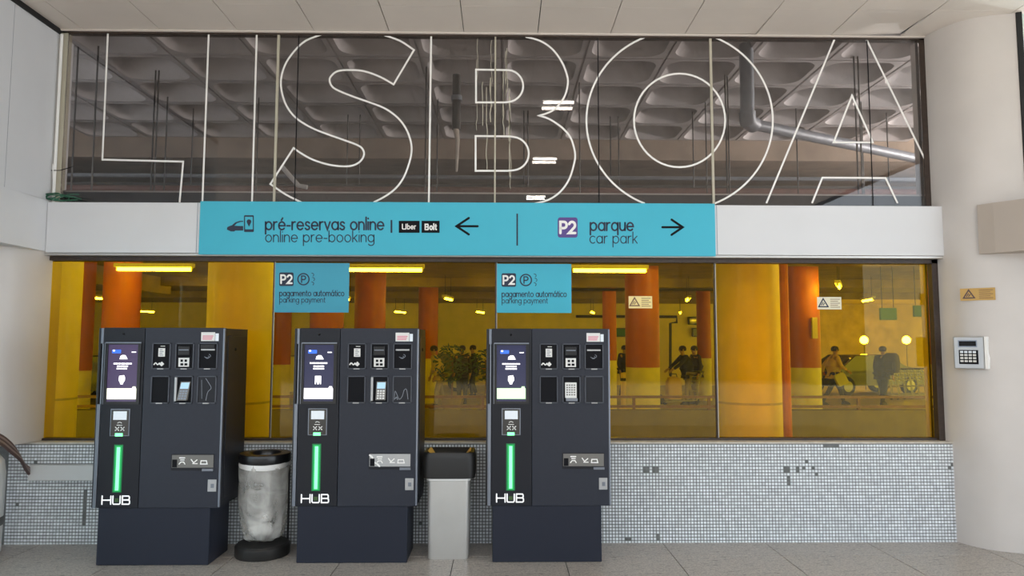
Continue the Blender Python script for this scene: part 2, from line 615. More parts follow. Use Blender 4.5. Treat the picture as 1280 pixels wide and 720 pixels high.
# ---- back wall: mosaic plinth
wb = struct(BX(-4.6, 3.74, .006, .30, -.25, .782).build('wall_back', M['grout']))
px0, p_ = -3.93, .0254
holes = []
def hole(a, b, c, d):
    p, q = pt(a, d, 0), pt(b, c, 0)
    holes.append((p.x, q.x, p.z, q.z))
for h in ((803, 812, 585, 591), (817, 822, 585, 590), (983, 988, 594, 606), (982, 986, 585, 589), (995, 998, 584, 589), (1016, 1019, 582, 586),
          (1004, 1007, 582, 586), (1186, 1190, 582, 588), (1195, 1199, 583, 588), (1196, 1199, 593, 600), (102.5, 106.5, 611, 657), (783, 790, 672, 677),
          (1028, 1048, 552, 557), (772, 775, 550, 554), (934, 940, 551, 555), (822, 826, 670, 677)):
    hole(*h)
tm = MB()
nx = int((3.735-px0)/p_)
for j in range(31):
    z0 = .778-(j+1)*p_+.0
    for i in range(nx):
        x0 = px0+i*p_
        cx, cz = x0+p_/2, z0+p_/2
        if any(a-.002 < cx < b+.002 and c-.002 < cz < d+.002 for a, b, c, d in holes):
            continue
        if random.random() < .0012:
            continue
        g = .0027
        a, b, c, d = x0+g, x0+p_-g, z0+g, z0+p_-g
        y0 = random.uniform(-.0008, .0008)
        k = .0014
        tm.add([(a, .008, c), (b, .008, c), (b, .008, d), (a, .008, d), (a+k, y0, c+k), (b-k, y0, c+k), (b-k, y0, d-k), (a+k, y0, d-k)],
               [(4, 5, 6, 7), (0, 1, 5, 4), (1, 2, 6, 5), (2, 3, 7, 6), (3, 0, 4, 7)])
tm.build('mosaic_tiles', M['tile'], wb, kind='stuff', label='small pale square mosaic tiles with dark joints')
BX(-4.6, 3.735, -.004, .13, .782, .797, bev=.003).build('sill', M['stone'], wb, label='worn pale stone sill over the mosaic')
# ---- metal fascia between the two windows
tr = struct(BX(-3.725, 3.752, 0, .28, 2.325, 2.742, bev=.003).build('trim_1', M['white']))
for xs in (-2.50, 1.79):
    BX(xs-.002, xs+.002, -.0015, .004, 2.327, 2.740).build('joint', M['edge'], tr)
BX(-3.74, 3.70, .012, .14, 2.303, 2.323, bev=.002).build('lower_lip', M['alu'], tr, label='thin grey metal lip')
# ---- ceiling edge angle
t2 = struct(BX(-3.78, 3.66, .085, .12, ZC-.012, ZC-.001).build('trim_2', M['ceil']))

# ---- upper window
w1 = struct(empty('window_1', (0, 0, 0)))
ux = [-3.70, pt(346, 150, YG).x, pt(619, 150, YG).x, pt(890, 150, YG).x, 3.62]
for i in range(4):
    BX(ux[i]+.002, ux[i+1]-.002, YG-.004, YG+.004, 2.70, ZC-.004).build('glass_pane', M['smoke'], w1)
for i in (1, 2, 3):
    BX(ux[i]-(.012 if i != 2 else .007), ux[i]+(.008 if i != 2 else .006), YG-.010, YG+.010, 2.70, ZC-.012).build('joint_strip', M['beige'], w1, label='narrow beige glazing joint')
BX(-3.79, -3.70, YG-.012, YG+.05, 2.70, ZC-.012).build('jamb', M['beige'], w1, label='beige left jamb')
BX(3.62, 3.69, YG-.012, YG+.05, 2.70, ZC-.012).build('jamb', M['frame'], w1, label='dark brown right jamb')
BX(-3.79, 3.69, YG-.012, YG+.05, ZC-.028, ZC-.012).build('head', M['frame'], w1)
for q in (371, 748, 1087):       # thin dark butt joints
    x = pt(q, 150, YG).x
    BX(x-.004, x+.004, YG-.007, YG-.0045, 2.72, ZC-.03).build('butt_joint', M['inkblack'], w1)

G1 = lambda x, y: pt(x, y, YG-.006)
def outline(label, lines):
    mb = MB()
    for l in lines:
        closed = l[0] == 'c'
        l = l[1:] if closed else l
        mb.stroke(l, 2.3, G1, closed=closed, cap=False)
    return mb.build('letter_outline', M['vinyl'], w1, label=label)

def smooth_pts(P, n=4):
    out = []
    for i in range(len(P)-1):
        p0, p1, p2, p3 = P[max(0, i-1)], P[i], P[i+1], P[min(len(P)-1, i+2)]
        for k in range(n):
            t = k/n
            out.append(tuple(.5*((2*p1[a]) + (-p0[a]+p2[a])*t + (2*p0[a]-5*p1[a]+4*p2[a]-p3[a])*t*t + (-p0[a]+3*p1[a]-3*p2[a]+p3[a])*t**3) for a in (0, 1)))
    return out+[P[-1]]

outline('white outline letter L on the dark upper glass', [[(135, 39), (128, 199.5), (229, 202), (224.5, 253)]])
outline('white outline letter I on the dark upper glass', [[(261, 40), (253, 253)], [(321, 41), (315, 253)]])
S_out = smooth_pts([(402.5, 43), (382, 51), (367, 65), (356, 82), (351, 102), (354, 122), (361, 137), (372, 149), (390, 160), (410, 168), (427, 174),
                    (446, 181), (453, 186), (455, 193), (451, 201), (442, 206.5), (430, 208), (412, 206), (392, 200), (377, 192), (367, 185)])
S_in = smooth_pts([(517.5, 62.5), (500, 51), (480, 44)])
S_mid = smooth_pts([(492, 105.5), (475, 96), (455, 89), (437, 87.5), (422, 89), (414, 95), (412, 101), (416, 109), (427, 115), (445, 122), (465, 129), (482, 136),
                    (497, 147), (507, 160), (513, 175), (514.5, 188), (512, 202), (505, 221), (495, 235), (482, 245), (467, 253)])
outline('white outline letter S on the dark upper glass', [S_out + [(338, 230)] + smooth_pts([(338, 230), (357, 243), (379, 254)])[1:], S_in[::-1] + S_mid])
B_out = smooth_pts([(657, 46), (675, 51), (690, 61), (702, 77), (709, 95), (709.5, 107), (705, 122), (695, 135), (685, 141), (674, 144.5)]) + \
    smooth_pts([(674, 144.5), (687, 149), (702, 159), (712, 170), (716.5, 181), (719, 194), (717, 207), (711, 225), (700, 240), (685, 250), (666, 255)])[1:]
outline('white outline letter B on the dark upper glass', [[(539, 45), (536, 254)], B_out,
        ['c', (595, 87), (632, 87.5)] + arc(634, 107.5, 20, 20, -85, 85, 14) + [(630, 128), (595, 128)],
        ['c', (594.5, 170), (638, 170.5)] + arc(640, 192, 21, 21, -85, 85, 14) + [(634, 213.5), (594.5, 213.5)]])
Oc = lambda a0, a1: [(849.5+116.5*math.cos(R(a)), 150.5+112*math.sin(R(a))) for a in [a0+(a1-a0)*k/40 for k in range(41)]]
outline('white outline letter O on the dark upper glass', [Oc(112, 248), Oc(-68, 68), ['c'] + [(849.5+57*math.cos(2*math.pi*k/48), 150.5+58.5*math.sin(2*math.pi*k/48)) for k in range(48)]])
outline('white outline letter A on the dark upper glass', [[(1044, 47), (958, 254)], [(1082, 47), (1160, 207)], ['c', (1065, 119.5), (1042, 178), (1091, 178)],
        [(1015, 254), (1028, 222), (1107, 222.5), (1122, 254)]])

random.seed(11)
st_ = MB()
for k in range(16):
    x = random.choice((596, 600, 604, 607, 613, 628, 633, 637)) + random.uniform(-1.5, 1.5)
    y = random.uniform(48, 150)
    L_ = [(x, y)]
    for _ in range(random.randint(4, 10)):
        y += random.uniform(6, 14)
        L_.append((x+random.uniform(-1.0, 1.0), y))
    st_.stroke([p for p in L_ if p[1] < 248], random.uniform(.5, 1.3), lambda a, b: pt(a, b, YG-.0052), cap=False)
st_.build('film_streak', M['beige'], w1, label='pale dried runs on the glass beside the B', kind='stuff')
# ---- lower window (amber film)
w2 = struct(empty('window_2', (0, 0, 0)))
lx = [-3.745, pt(341, 440, YG).x, pt(620, 440, YG).x, pt(895, 440, YG).x, 3.62]
for i in range(4):
    BX(lx[i]+.003, lx[i+1]-.003, YG-.004+.012*(i % 2), YG+.003+.012*(i % 2), .80, 2.28).build('glass_pane', M['amber'], w2)
    x = lx[i]
    if i in (1, 2, 3):
        BX(x-.009, x+.002, YG-.012, YG+.022, .81, 2.275).build('mullion', M['frame'], w2)
        BX(x+.002, x+.008, YG-.013, YG-.008, .81, 2.275).build('edge_strip', M['beige'], w2)
BX(-3.80, -3.745, YG-.05, YG+.05, .797, 2.30).build('jamb', M['frame'], w2)
BX(3.62, 3.672, YG-.05, YG+.05, .797, 2.30).build('jamb', M['frame'], w2)
BX(-3.80, 3.672, YG-.05, YG+.05, 2.268, 2.302).build('head', M['frame'], w2)
BX(-3.80, 3.672, YG-.03, YG+.05, .797, .815).build('bottom_rail', M['frame'], w2)

# ---- right-hand rounded white wall with its keypad side
CP = [(3.655, .30), (3.664, .12), (3.680, .02), (3.704, -.06), (3.735, -.13), (3.78, -.195), (3.84, -.25), (3.91, -.287), (3.99, -.315), (4.06, -.333), (4.13, -.35), (4.13, .30)]
sm = [CP[0]] + smooth_pts(CP[1:-1], 4) + [CP[-1]]
wr = struct(MB().prism(sm, 'z', 0, ZC).build('wall_right', M['column_white'], smooth=True))
MB().prism([(4.130, -.36), (4.165, -.375), (4.165, .0), (4.130, .0)], 'z', 0, ZC).build('edge_post', M['black'], wr)
MB().prism([(3.800, -.262), (3.86, -.36), (4.02, -.56), (4.5, -1.0), (4.6, -.9), (4.15, -.30)], 'z', 2.305, 2.70).build('fascia', M['beige_p'], wr, label='beige fascia box stepping out of the white wall')
d1 = struct(empty('door_1', (4.165, -.37, 0), R(-50)))
BX(0, 1.2, -.005, .005, .05, 2.3).build('glass_pane', M['clear'], d1)
BX(0, 1.2, -.005, .005, 2.66, ZC-.02).build('glass_pane', M['clear'], d1)
BX(0, 1.2, -.02, .02, 0, .05).build('bottom_rail', M['edge'], d1)

# ---- left-hand side wall
wl = struct(BX(-4.3, -3.765, -3.2, .30, 2.756, ZC-.045).build('wall_left', M['white']))
BX(-4.25, -3.728, -3.2, .02, 2.335, 2.756, bev=.003).build('fascia', M['white'], wl)
BX(-3.9, -3.75, -3.2, .10, ZC-.045, ZC-.002).build('shadow_gap', M['black'], wl)
for y in (-.45, ):
    BX(-3.767, -3.7642, y-.001, y+.001, 2.757, ZC-.05).build('joint', M['edge'], wl)
LP = [(-3.66, .30), (-3.73, .10), (-3.735, .02), (-3.752, -.08), (-3.785, -.18), (-3.84, -.27), (-3.93, -.34), (-4.2, -.36), (-4.2, .30)]
LP = [(-3.77, .30)] + smooth_pts(LP[1:-1], 4) + [(-4.2, .30)]
MB().prism(LP, 'z', .80, 2.336).build('rounded_cladding', M['column_white'], wl, smooth=True, label='rounded white cladding below the fascia')
MB().tube([(-3.735, .085, 2.75), (-3.735, .085, ZC-.05)], .012, 8).build('pipe', M['vinyl'], wl, label='thin white vertical pipe in the corner')
d2 = struct(empty('door_2', (-3.90, -.345, 0), R(-78)))
BX(0, 1.6, -.004, .004, .05, 2.33).build('glass_pane', M['clear'], d2)
BX(0, .035, -.02, .02, 0, 2.33).build('stile', M['edge'], d2)
BX(.035, 1.6, -.015, .015, 2.26, 2.33).build('top_rail', M['edge'], d2)

# ================================================================== CAMERA-SIDE LAMPS (seen mirrored in the smoked glass)
for k, (y, lab) in enumerate(((-1.62, 'twin tube ceiling lamp nearest the glass, reflected highest in it'), (-4.0, 'twin tube ceiling lamp second from the glass, reflected mid height'),
                              (-6.62, 'twin tube ceiling lamp farthest from the glass, reflected lowest'))):
    L = tag(empty('ceiling_lamp', (.62, y, ZC)), lab, 'lamp', 'twin tube lamps under the hall ceiling')
    BX(-.2, .2, -.17, .17, -.012, .0).build('housing', M['label_w'], L)
    for s in (-.1, .1):
        MB().tube([(-.17, s, -.03), (.17, s, -.03)], .016, 8).build('lamp_tube', M['tube'], L)
        for e in (-.185, .17):
            BX(e, e+.015, s-.02, s+.02, -.05, -.012).build('tube_holder', M['label_w'], L)

# ================================================================== STREET SIDE (behind the camera, mirrored only)
b0 = tag(BX(-45, 15.6, -32, -24, -.2, 5.2).build('blocker_building', M['facade']), 'low dark building added behind the viewer to block the sky', 'building')  # unseen blocker, added so sky mirrors only in a gap at right

# ================================================================== GARAGE BEHIND THE GLASS
gf = struct(BX(-22, 20, .30, 26, -.5, -.25).build('floor.001', M['garage_floor']))
wf2 = struct(BX(13.6, 24, 25, 25.3, -.25, 3.30).build('wall_far_right', M['concrete_b']))
wf = struct(BX(-22, 13.6, 25, 25.3, -.25, 3.30).build('wall_far', M['cream']))
wgl = struct(BX(-22.3, -22, .3, 25.3, -.25, 3.30).build('wall_garage_left', M['concrete']))
gc = struct(BX(-22, 11, .15, 13.7, 4.72, 4.95).build('ceiling.001', M['concrete']))

dk2 = struct(BX(-22, 20, .19, 2.9, 2.80, 2.88).build('ceiling.002', M['concrete']))
dk = struct(BX(-22, 20, 2.9, 25.3, 3.30, 3.40).build('ceiling.002', M['concrete_b']))
for y in (7.4, 12.9, 18.0):
    struct(BX(-22, 20, y, y+.35, 3.08, 3.30).build('ceiling_beam', M['concrete_b']))
wv = struct(BX(-22, 12, 13.5, 13.7, 3.40, 4.72).build('wall_void_back', M['concrete_b']))
wv2 = struct(BX(-9.2, -9, .3, 13.5, 2.88, 4.72).build('wall_void_left', M['concrete_b']))
# waffle slab, each pan a part
CW, CD, ZW = .81, .70, 4.40
def coffer_mesh():
    n = 5
    inner = rrect(-CW/2+.055, CW/2-.055, -CD/2+.05, CD/2-.05, .15, n)
    mid = rrect(-CW/2+.075, CW/2-.075, -CD/2+.07, CD/2-.07, .16, n)
    top = rrect(-CW/2+.17, CW/2-.17, -CD/2+.15, CD/2-.15, .14, n)
    outer = []
    for x, y in inner:
        k = min((CW/2)/max(1e-6, abs(x)), (CD/2)/max(1e-6, abs(y)))
        outer.append((x*k, y*k))
    # snap true corners
    for cx, cy_ in ((CW/2, CD/2), (-CW/2, CD/2), (-CW/2, -CD/2), (CW/2, -CD/2)):
        i = min(range(len(outer)), key=lambda q: (outer[q][0]-cx)**2+(outer[q][1]-cy_)**2)
        outer[i] = (cx, cy_)
    mb = MB()
    mb.loft([[(x, y, .02) for x, y in outer], [(x*.975, y*.975, .02) for x, y in outer], [(x*.97, y*.97, 0) for x, y in outer], [(x, y, 0) for x, y in inner], [(x, y, .05) for x, y in mid], [(x, y, .22) for x, y in top], [(x*.8, y*.8, .27) for x, y in top]], cap0=False, cap1=True)
    return mb
first = None
for j in range(5):
    for i in range(-7, 7):
        if first is None:
            first = coffer_mesh().build('coffer', M['concrete'], gc, smooth=True)
            o = first
        else:
            o = first.copy()
            COL.objects.link(o)
        o.location = (i*CW+CW/2, .69+(j-.5)*CD+CD/2-.05, ZW)
yb = .69+4.5*CD-.05+.0
# downstand beam and lower soffit beyond the waffles
BX(-22, 11, yb, yb+.5, 4.12, 4.72).build('downstand_beam', M['concrete_b'], gc)
BX(-22, 11, yb+.5, 12, 4.30, 4.5).build('soffit', M['concrete_b'], gc)
BX(-22, 11, yb+2.6, yb+3.2, 3.85, 4.3).build('downstand_beam', M['concrete'], gc)
BX(-22, 11, yb+6.6, yb+7.2, 3.6, 4.3).build('downstand_beam', M['concrete_b'], gc)
# hanger rods
rods = [(97, 78, 6.6), (122, 80, 6.6), (195, 82, 7.2), (199, 84, 7.2), (209, 137, 8), (241, 160, 8.4), (323, 140, 8), (435, 143, 8.6), (450, 160, 8.6), (533, 90, 7), (547, 150, 8), (655, 148, 8.4),
        (660, 150, 8.4), (724, 95, 7.4), (763, 162, 8.6), (773, 145, 8.6), (866, 162, 8.4), (882, 145, 8), (906, 95, 7.2), (909, 95, 7.2), (995, 143, 8.2), (1068, 97, 6.7), (1073, 95, 6.7), (1077, 150, 8), (1108, 143, 8.4)]
for q, top, d in rods:
    y = CAM.y+d
    x = pt(q, top, y).x
    MB().tube([(x, y, 2.88 if y < 2.85 else 3.40), (x, y, ZW+.02)], .008, 6).build('hanger_rod', M['darkpaint'], gc)

# services seen through the smoked glass
def thing_tube(name, label, cat, pts, r, m, n=10, smooth=True):
    return tag(MB().tube(pts, r, n).build(name, m, smooth=smooth), label, cat)
p1 = [pt(938, 108, .75), pt(937, 140, .75)]
t = tag(empty('duct', (2.2, .75, 3.5)), 'grey bent drain pipe under the waffle slab, upper right', 'pipe')
def rel(o, P):
    return [tuple(Vector(p)-o.location) for p in P]
e0, e1 = pt(934, 118, .75), pt(934, 146, .75)
MB().tube(rel(t, [Vector((e0.x, .75, 4.45)), e0, e1]), .065, 12).build('drop_pipe', M['galv'], t, smooth=True)
MB().tube(rel(t, [e1+Vector((0, 0, .05)), pt(935, 152, .77), pt(942, 156, .85)]), .078, 12).build('elbow', M['galv'], t, smooth=True)
MB().tube(rel(t, [pt(940, 155, .85), pt(1150, 199, 2.2)]), .055, 12).build('run_pipe', M['galv'], t, smooth=True)
thing_tube('service_pipe', 'rusty brown pipe running across low behind the dark glass', 'pipe', [(-9, 2.6, 3.42), (9, 2.6, 3.42)], .045, M['pipe_red'])
thing_tube('service_pipe', 'thin grey pipe running across just above the rusty one', 'pipe', [(-9, 2.75, 3.62), (9, 2.75, 3.62)], .025, M['galv'])
thing_tube('service_pipe', 'pale slanting pipe behind the lower left end of the S', 'pipe', [pt(352, 208, 2.4), pt(373, 232, 2.4), pt(384, 234, 2.4)], .028, M['label_w'])
tag(BX(-8.8, 9, 4.2, 4.7, 3.62, 3.86).build('cable_tray', M['darkpaint']), 'dark cable tray crossing behind the dark upper glass', 'cable tray')
tag(BX(-8.8, 9, 5.4, 6.0, 3.9, 4.12).build('air_duct', M['galv']), 'pale rectangular air duct crossing behind the cable tray', 'duct')
a = pt(565, 118, 1.4)
b = pt(578, 160, 1.4)
br = tag(empty('pipe_bracket', (a.x, 1.4, ZW)), 'black hanging bracket behind the glass left of the letter B', 'bracket')
MB().tube([(.045, .05, 0), (.045, .05, b.z-ZW)], .045, 12).build('drop_pipe', M['darkpaint'], br, smooth=True)
MB().tube([(.04, .05, b.z-ZW), (.06, .05, b.z-ZW-.12), (.05, .05, b.z-ZW-.45)], .022, 8, radii=[.03, .022, .012]).build('plaster_run', M['stone'], br, smooth=True)
MB().tube([(.045, .05, a.z-ZW), (.045, .05, a.z-ZW-.05)], .058, 12).build('collar', M['galv'], br, smooth=True)
# dark spandrel strip behind the foot of the upper glass
trs = struct(BX(-3.9, 3.9, .16, .185, 2.30, 2.86).build('trim_3', M['slate']))
BX(-3.9, 3.9, .158, .19, 2.86, 2.872).build('top_edge', M['alu'], trs)
# garage lamps: three near tubes and smaller ones deeper in
def tube_lamp(x, y, z, L, lab, rz=0., grp='near tube lamps seen through the amber glass'):
    z = 2.71
    o = tag(empty('tube_lamp', (x, y, z), rz), lab, 'lamp', grp)
    BX(-L/2-.04, L/2+.04, -.05, .05, .03, .09).build('fitting', M['label_w'], o)
    MB().tube([(-L/2, 0, 0), (L/2, 0, 0)], .025, 8).build('lamp_tube', M['tube_g' if y > 2.8 else 'tube_fill'], o)
    if y > 2.8:
        for s in (-L/2+.1, L/2-.1):
            MB().tube([(s, 0, .09), (s, 0, .59)], .006, 6).build('hanger', M['darkpaint'], o)
    for s in (-L/2-.02, L/2+.005):
        BX(s, s+.015, -.02, .02, -.02, .03).build('tube_holder', M['label_w'], o)
    return o
for q, lab in ((193, 'long tube lamp behind the amber glass above the left payment machine'), (482, 'long tube lamp behind the amber glass above the middle payment machine'),
               (762, 'long tube lamp behind the amber glass above the right payment machine')):
    c = pt(q, 338, 5.1)
    tube_lamp(c.x, 5.1, c.z, 1.12, lab)
for q, py, y, lab in ((1048, 351, 8, 'tube lamp turned endwise in the last amber pane'), ):
    c = pt(q, py, y)
    tube_lamp(c.x, y, c.z, .9, lab, R(62), 'single lamps deeper in the garage')
for x, y, rz, lab in ((3.40, .92, R(90), 'added hidden tube lamp under the garage ceiling close behind the right end of the amber glass'), (-1.25, .9, R(90), 'added hidden tube lamp close behind the amber glass right of the left thick column'),
                      (-3.2, 1.6, R(90), 'added hidden tube lamp close behind the amber glass at its left end')):
    tube_lamp(x, y, 2.71, 1.1, lab, rz, 'hidden tube lamps added close behind the glass')  # added out of view above the glass to brighten the near columns
for k, (x, y, e) in enumerate(((9.6, 1.3, 650), (9.6, 3.6, 420), (8.5, 7.5, 500))):  # unseen fill lamps added to brighten the coffers
    o = tag(empty('added_fill_lamp', (x, y, 3.15 if y < 2.8 else 3.67)), ('nearest', 'middle', 'farthest')[k] + ' added fill lamp, out of view at the right end of the void', 'lamp', 'added fill lamps brightening the waffle slab')
    BX(-.05, .12, -.3, .3, -.15, .15, bev=.01).build('housing', M['darkpaint'], o)
    BX(-.02, .06, -.03, .03, -.27, -.15).build('foot', M['darkpaint'], o)
    li = bpy.data.lights.new('added_fill_light', 'AREA')
    li.shape = 'RECTANGLE'
    li.size, li.size_y, li.energy, li.color = .26, .55, e, (1, .96, .92)
    lo = bpy.data.objects.new('added_fill_light', li)
    COL.objects.link(lo)
    lo.parent = o
    lo.location = (-.06, 0, 0)
    lo.rotation_euler = (0, R(105), 0)
for i, q in enumerate((120, 290, 428, 560, 700, 860, 1085)):
    y = 12.5
    tube_lamp(pt(q, 380, y).x, y, pt(q, 384, y).z, .8, 'tube lamp deep in the garage, number %s from the left of its row' % ('one', 'two', 'three', 'four', 'five', 'six', 'seven')[i], R(80), 'tube lamps in the deep row')
for i, q in enumerate((180, 330, 500, 600, 740, 850, 950)):  # extra lamp row added to brighten the far wall
    y = 20.5
    tube_lamp(pt(q, 380, y).x, y, 2.71, 1.0, 'added tube lamp near the far garage wall, number %s from the left of its row' % ('one', 'two', 'three', 'four', 'five', 'six', 'seven')[i], R(75), 'tube lamps added to brighten the far wall')
for i, (q, py) in enumerate(((1080, 425), (1133, 425))):
    c = pt(q, py, 22)
    o = tag(empty('globe_lamp', c), ('left' if i == 0 else 'right') + ' of two glaring round lamps low in the last amber pane', 'lamp', 'glaring round lamps')
    MB().lathe([(.02, -.15), (.10, -.12), (.145, -.05), (.15, .02), (.11, .10), (.04, .15)], n=16).build('globe', M['globe'], o, smooth=True)
    MB().tube([(0, 0, -.15), (0, 0, -c.z-.25)], .014, 8).build('post', M['darkpaint'], o)

# garage parapet with its rails
zpt = pt(640, 513, 4.0).z
pw = struct(BX(-14, 14, 4.0, 4.2, -.25, zpt).build('wall_parapet', M['parapet']))
rl = tag(empty('railing', (0, 4.1, zpt)), 'low brown two-bar railing on the parapet behind the amber glass', 'railing')
for zz in (pt(640, 496, 4.1).z-zpt, pt(640, 508, 4.1).z-zpt):
    BX(-14, 14, -.02, .02, zz-.018, zz+.018).build('rail', M['brownpaint'], rl)
qs = [-7.6+1.05*k for k in range(16)]
for x in qs:
    BX(x-.018, x+.018, -.018, .018, 0, pt(640, 496, 4.1).z-zpt).build('post', M['brownpaint'], rl)

# columns
def column(q, y, r, lab, red=None, m='yellow', redz=1.1):
    c = pt(q, 428, y)
    o = tag(empty('column', (c.x, y, -.25)), lab, 'column', 'round garage columns')
    top = (2.80 if y < 2.8 else 3.30)+.25
    if red:
        MB().lathe([(r, 0), (r, redz+.25)], n=28).build('base_coat', M[m], o, smooth=True, label='yellow painted lower part')
        MB().lathe([(r+.004, redz+.25), (r+.004, top)], n=28).build('shaft', M['red'], o, smooth=True, label='red painted upper part')
    else:
        MB().lathe([(r, 0), (r, top)], n=28).build('shaft', M[m], o, smooth=True)
        MB().lathe([(r+.004, 1.28), (r+.004, 1.30)], n=28).build('paint_line', M['stone'], o, smooth=True)
    return o
column(935, .95, .30, 'thick yellow column right behind the glass beside the last mullion')
column(300, .95, .30, 'thick yellow column right behind the glass, over the left machine')
column(62, 1.3, .26, 'yellow column behind the far left end of the amber glass')
column(1003, 8.6, .34, 'red topped yellow column in the last amber pane', True)
column(803, 8.6, .34, 'red topped yellow column behind the third pane', True)
column(150, 6.0, .28, 'red topped yellow column above the left payment machine', True)
column(103, 6.6, .16, 'slim dull red column at the left of the first pane', True)
column(762, 14, .19, 'slim red topped column left of the thick one in the third pane', True)
column(352, 10, .20, 'slim red topped column beside the left payment sign', True)
column(408, 9, .34, 'red topped column above the middle payment machine', True)
column(462, 11, .36, 'red topped column right of the middle payment machine top', True)
column(535, 16, .30, 'far red topped column in the second pane', True)
column(880, 17, .22, 'far slim red topped column just left of the thick yellow one', True)
thing_tube('stand_pipe', 'upright orange pipe just behind the glass right of the thick yellow column', 'pipe', [Vector((pt(979, 330, .57).x, .57, 2.80)), Vector((pt(979, 330, .57).x, .57, -.25))], .038, M['orangepipe'])
tag(BX(-.4, .4, -.03, .03, -.5, .5).build('wall_poster', M['warn_w']), 'pale vertical sign on the red column in the last amber pane', 'sign')
o = bpy.data.objects['wall_poster']
c = pt(1018, 410, 8.2)
o.location = c
o.scale = (.13, 1, .42)

# things on the far wall
def wall_panel(q0, q1, p0, p1, y, m, name, lab, cat):
    a, b = pt(q0, p1, y), pt(q1, p0, y)
    o = tag(empty(name, ((a.x+b.x)/2, y, (a.z+b.z)/2)), lab, cat)
    w, h = (b.x-a.x)/2, (b.z-a.z)/2
    BX(-w, w, -.03, .05, -h, h, bev=.01).build('frame', M['darkpaint'], o)
    BX(-w*.86, w*.86, -.04, -.028, -h*.8, h*.8).build('panel', m, o)
    return o
wall_panel(860, 884, 396, 406, 24.9, M['carglass'], 'wall_vent', 'upper dark panel on the pale far wall above the couple', 'panel')
wall_panel(865, 887, 410, 421, 24.9, M['carglass'], 'wall_vent', 'lower dark panel on the pale far wall above the couple', 'panel')
wall_panel(766, 787, 410, 421, 24.9, M['greens'], 'wall_sign', 'green strip sign on the far wall beside the slim red column', 'sign')
for q0_, q1_, p0_, p1_, lab in ((1100, 1120, 385, 400, 'left of two blue signs hanging high in the last amber pane'), (1142, 1160, 382, 396, 'right of two blue signs hanging high in the last amber pane')):
    y = 9.0
    a, b = pt(q0_, p1_, y), pt(q1_, p0_, y)
    o = tag(empty('hanging_sign', ((a.x+b.x)/2, y, a.z)), lab, 'sign', 'blue hanging signs')
    w, h = (b.x-a.x)/2, b.z-a.z
    BX(-w, w, -.03, .03, 0, h, bev=.008).build('board', M['blue_p'], o)
    for q in (-w*.7, w*.7):
        MB().tube([(q, 0, h), (q, 0, 3.30-a.z)], .008, 6).build('hanger', M['darkpaint'], o)
thing_tube('wall_pipe', 'dark pipe with a step on the far wall over the couple', 'pipe', [pt(720, 395.5, 24.7), pt(846, 396, 24.7), pt(846, 403, 24.7), pt(838, 404, 24.7), pt(838, 470, 24.7)], .06, M['darkpaint'], 8, False)
thing_tube('wall_pipe', 'long thin pipe under the garage ceiling in the third pane', 'pipe', [pt(690, 362, 9.5), pt(900, 362, 9.5)], .03, M['darkpaint'], 8, False)

# ================================================================== SIGNS
# ---- long teal direction sign
A, Bp = pt(248, 318, -.012), pt(893.5, 254.5, -.012)
sg = tag(empty('direction_sign', (A.x, -.012, A.z)), 'long teal sign on the white fascia with arrows and car park text', 'sign')
BX(0, Bp.x-A.x, 0, .012, 0, Bp.z-A.z, bev=.002).build('board', M['teal'], sg)
def to_sign(o, y):
    def f(x, yy):
        p = pt(x, yy, y)
        return p - o.location
    return f
T = to_sign(sg, -.0135)
def wpx(mb, text, x0, x1, base, xh, w, f, gap=.34):
    write(mb, text, x0, x1, -base, xh, w, lambda a, b: f(a, -b), gap)
mb = MB()
wpx(mb, 'pré-reservas online', 332, 479.5, 287, 9.6, 2.1, T)
mb.build('lettering', M['ink'], sg, label='bold dark words pré-reservas online')
mb = MB()
wpx(mb, 'parque', 738, 791.5, 288, 9.6, 2.1, T)
mb.build('lettering', M['ink'], sg, label='bold dark word parque')
mb = MB()
wpx(mb, 'online pre-booking', 332, 467.5, 302.3, 8.6, 1.25, T)
mb.build('lettering', M['ink'], sg, label='thin dark words online pre-booking')
mb = MB()
wpx(mb, 'car park', 737.5, 796.5, 304, 8.8, 1.2, T)
mb.build('lettering', M['ink'], sg, label='thin dark words car park')
mb = MB()
mb.stroke([(489.3, 275), (489.3, 291)], 2.2, T, cap=False)
mb.build('divider', M['ink'], sg)
mb = MB()
mb.stroke([(646.5, 267), (646.5, 307)], 2.0, T, cap=False)
mb.build('divider', M['ink'], sg)
for P in ([(586, 272.5), (570.5, 282.8), (586, 293)], [(839.5, 274.5), (853.5, 284), (839.5, 293.5)]):
    mb = MB()
    mb.stroke(P, 2.8, T)
    yy = P[1][1]
    mb.stroke([(P[1][0]+(1 if P[1][0] < 700 else -1), yy), (597 if P[1][0] < 700 else 828, yy)], 2.8, T)
    mb.build('arrow', M['inkblack'], sg)
def plate(o, f, x0, x1, y0, y1, m, name, r=0.1, label=None):
    return MB().add([f(*p) for p in rrect(x0, x1, y0, y1, r)], [tuple(range(20))]).build(name, m, o, label=label)
T2 = to_sign(sg, -.0142)
plate(sg, T, 498.5, 524.5, 276, 291, M['inkblack'], 'name_plate', .4)
plate(sg, T, 527, 549.5, 276, 291, M['inkblack'], 'name_plate', .4)
mb = MB()
GLY['B2'] = None
wpx(mb, 'U', 503, 507.5, 286.3, 6, 1.3, T2)
wpx(mb, 'ber', 509.3, 519.5, 286.3, 4, 1.15, T2, .5)
mb.build('lettering', M['vinyl'], sg, label='white word on the left black plate')
mb = MB()
wpx(mb, 'B', 531.5, 535.3, 287, 6.6, 1.7, T2)
wpx(mb, 'olt', 537.4, 545.5, 287, 4.6, 1.6, T2, .55)
mb.build('lettering', M['vinyl'], sg, label='white word on the right black plate')
plate(sg, T, 697.2, 722, 271.8, 297, M['purple'], 'badge', 3)
mb = MB()
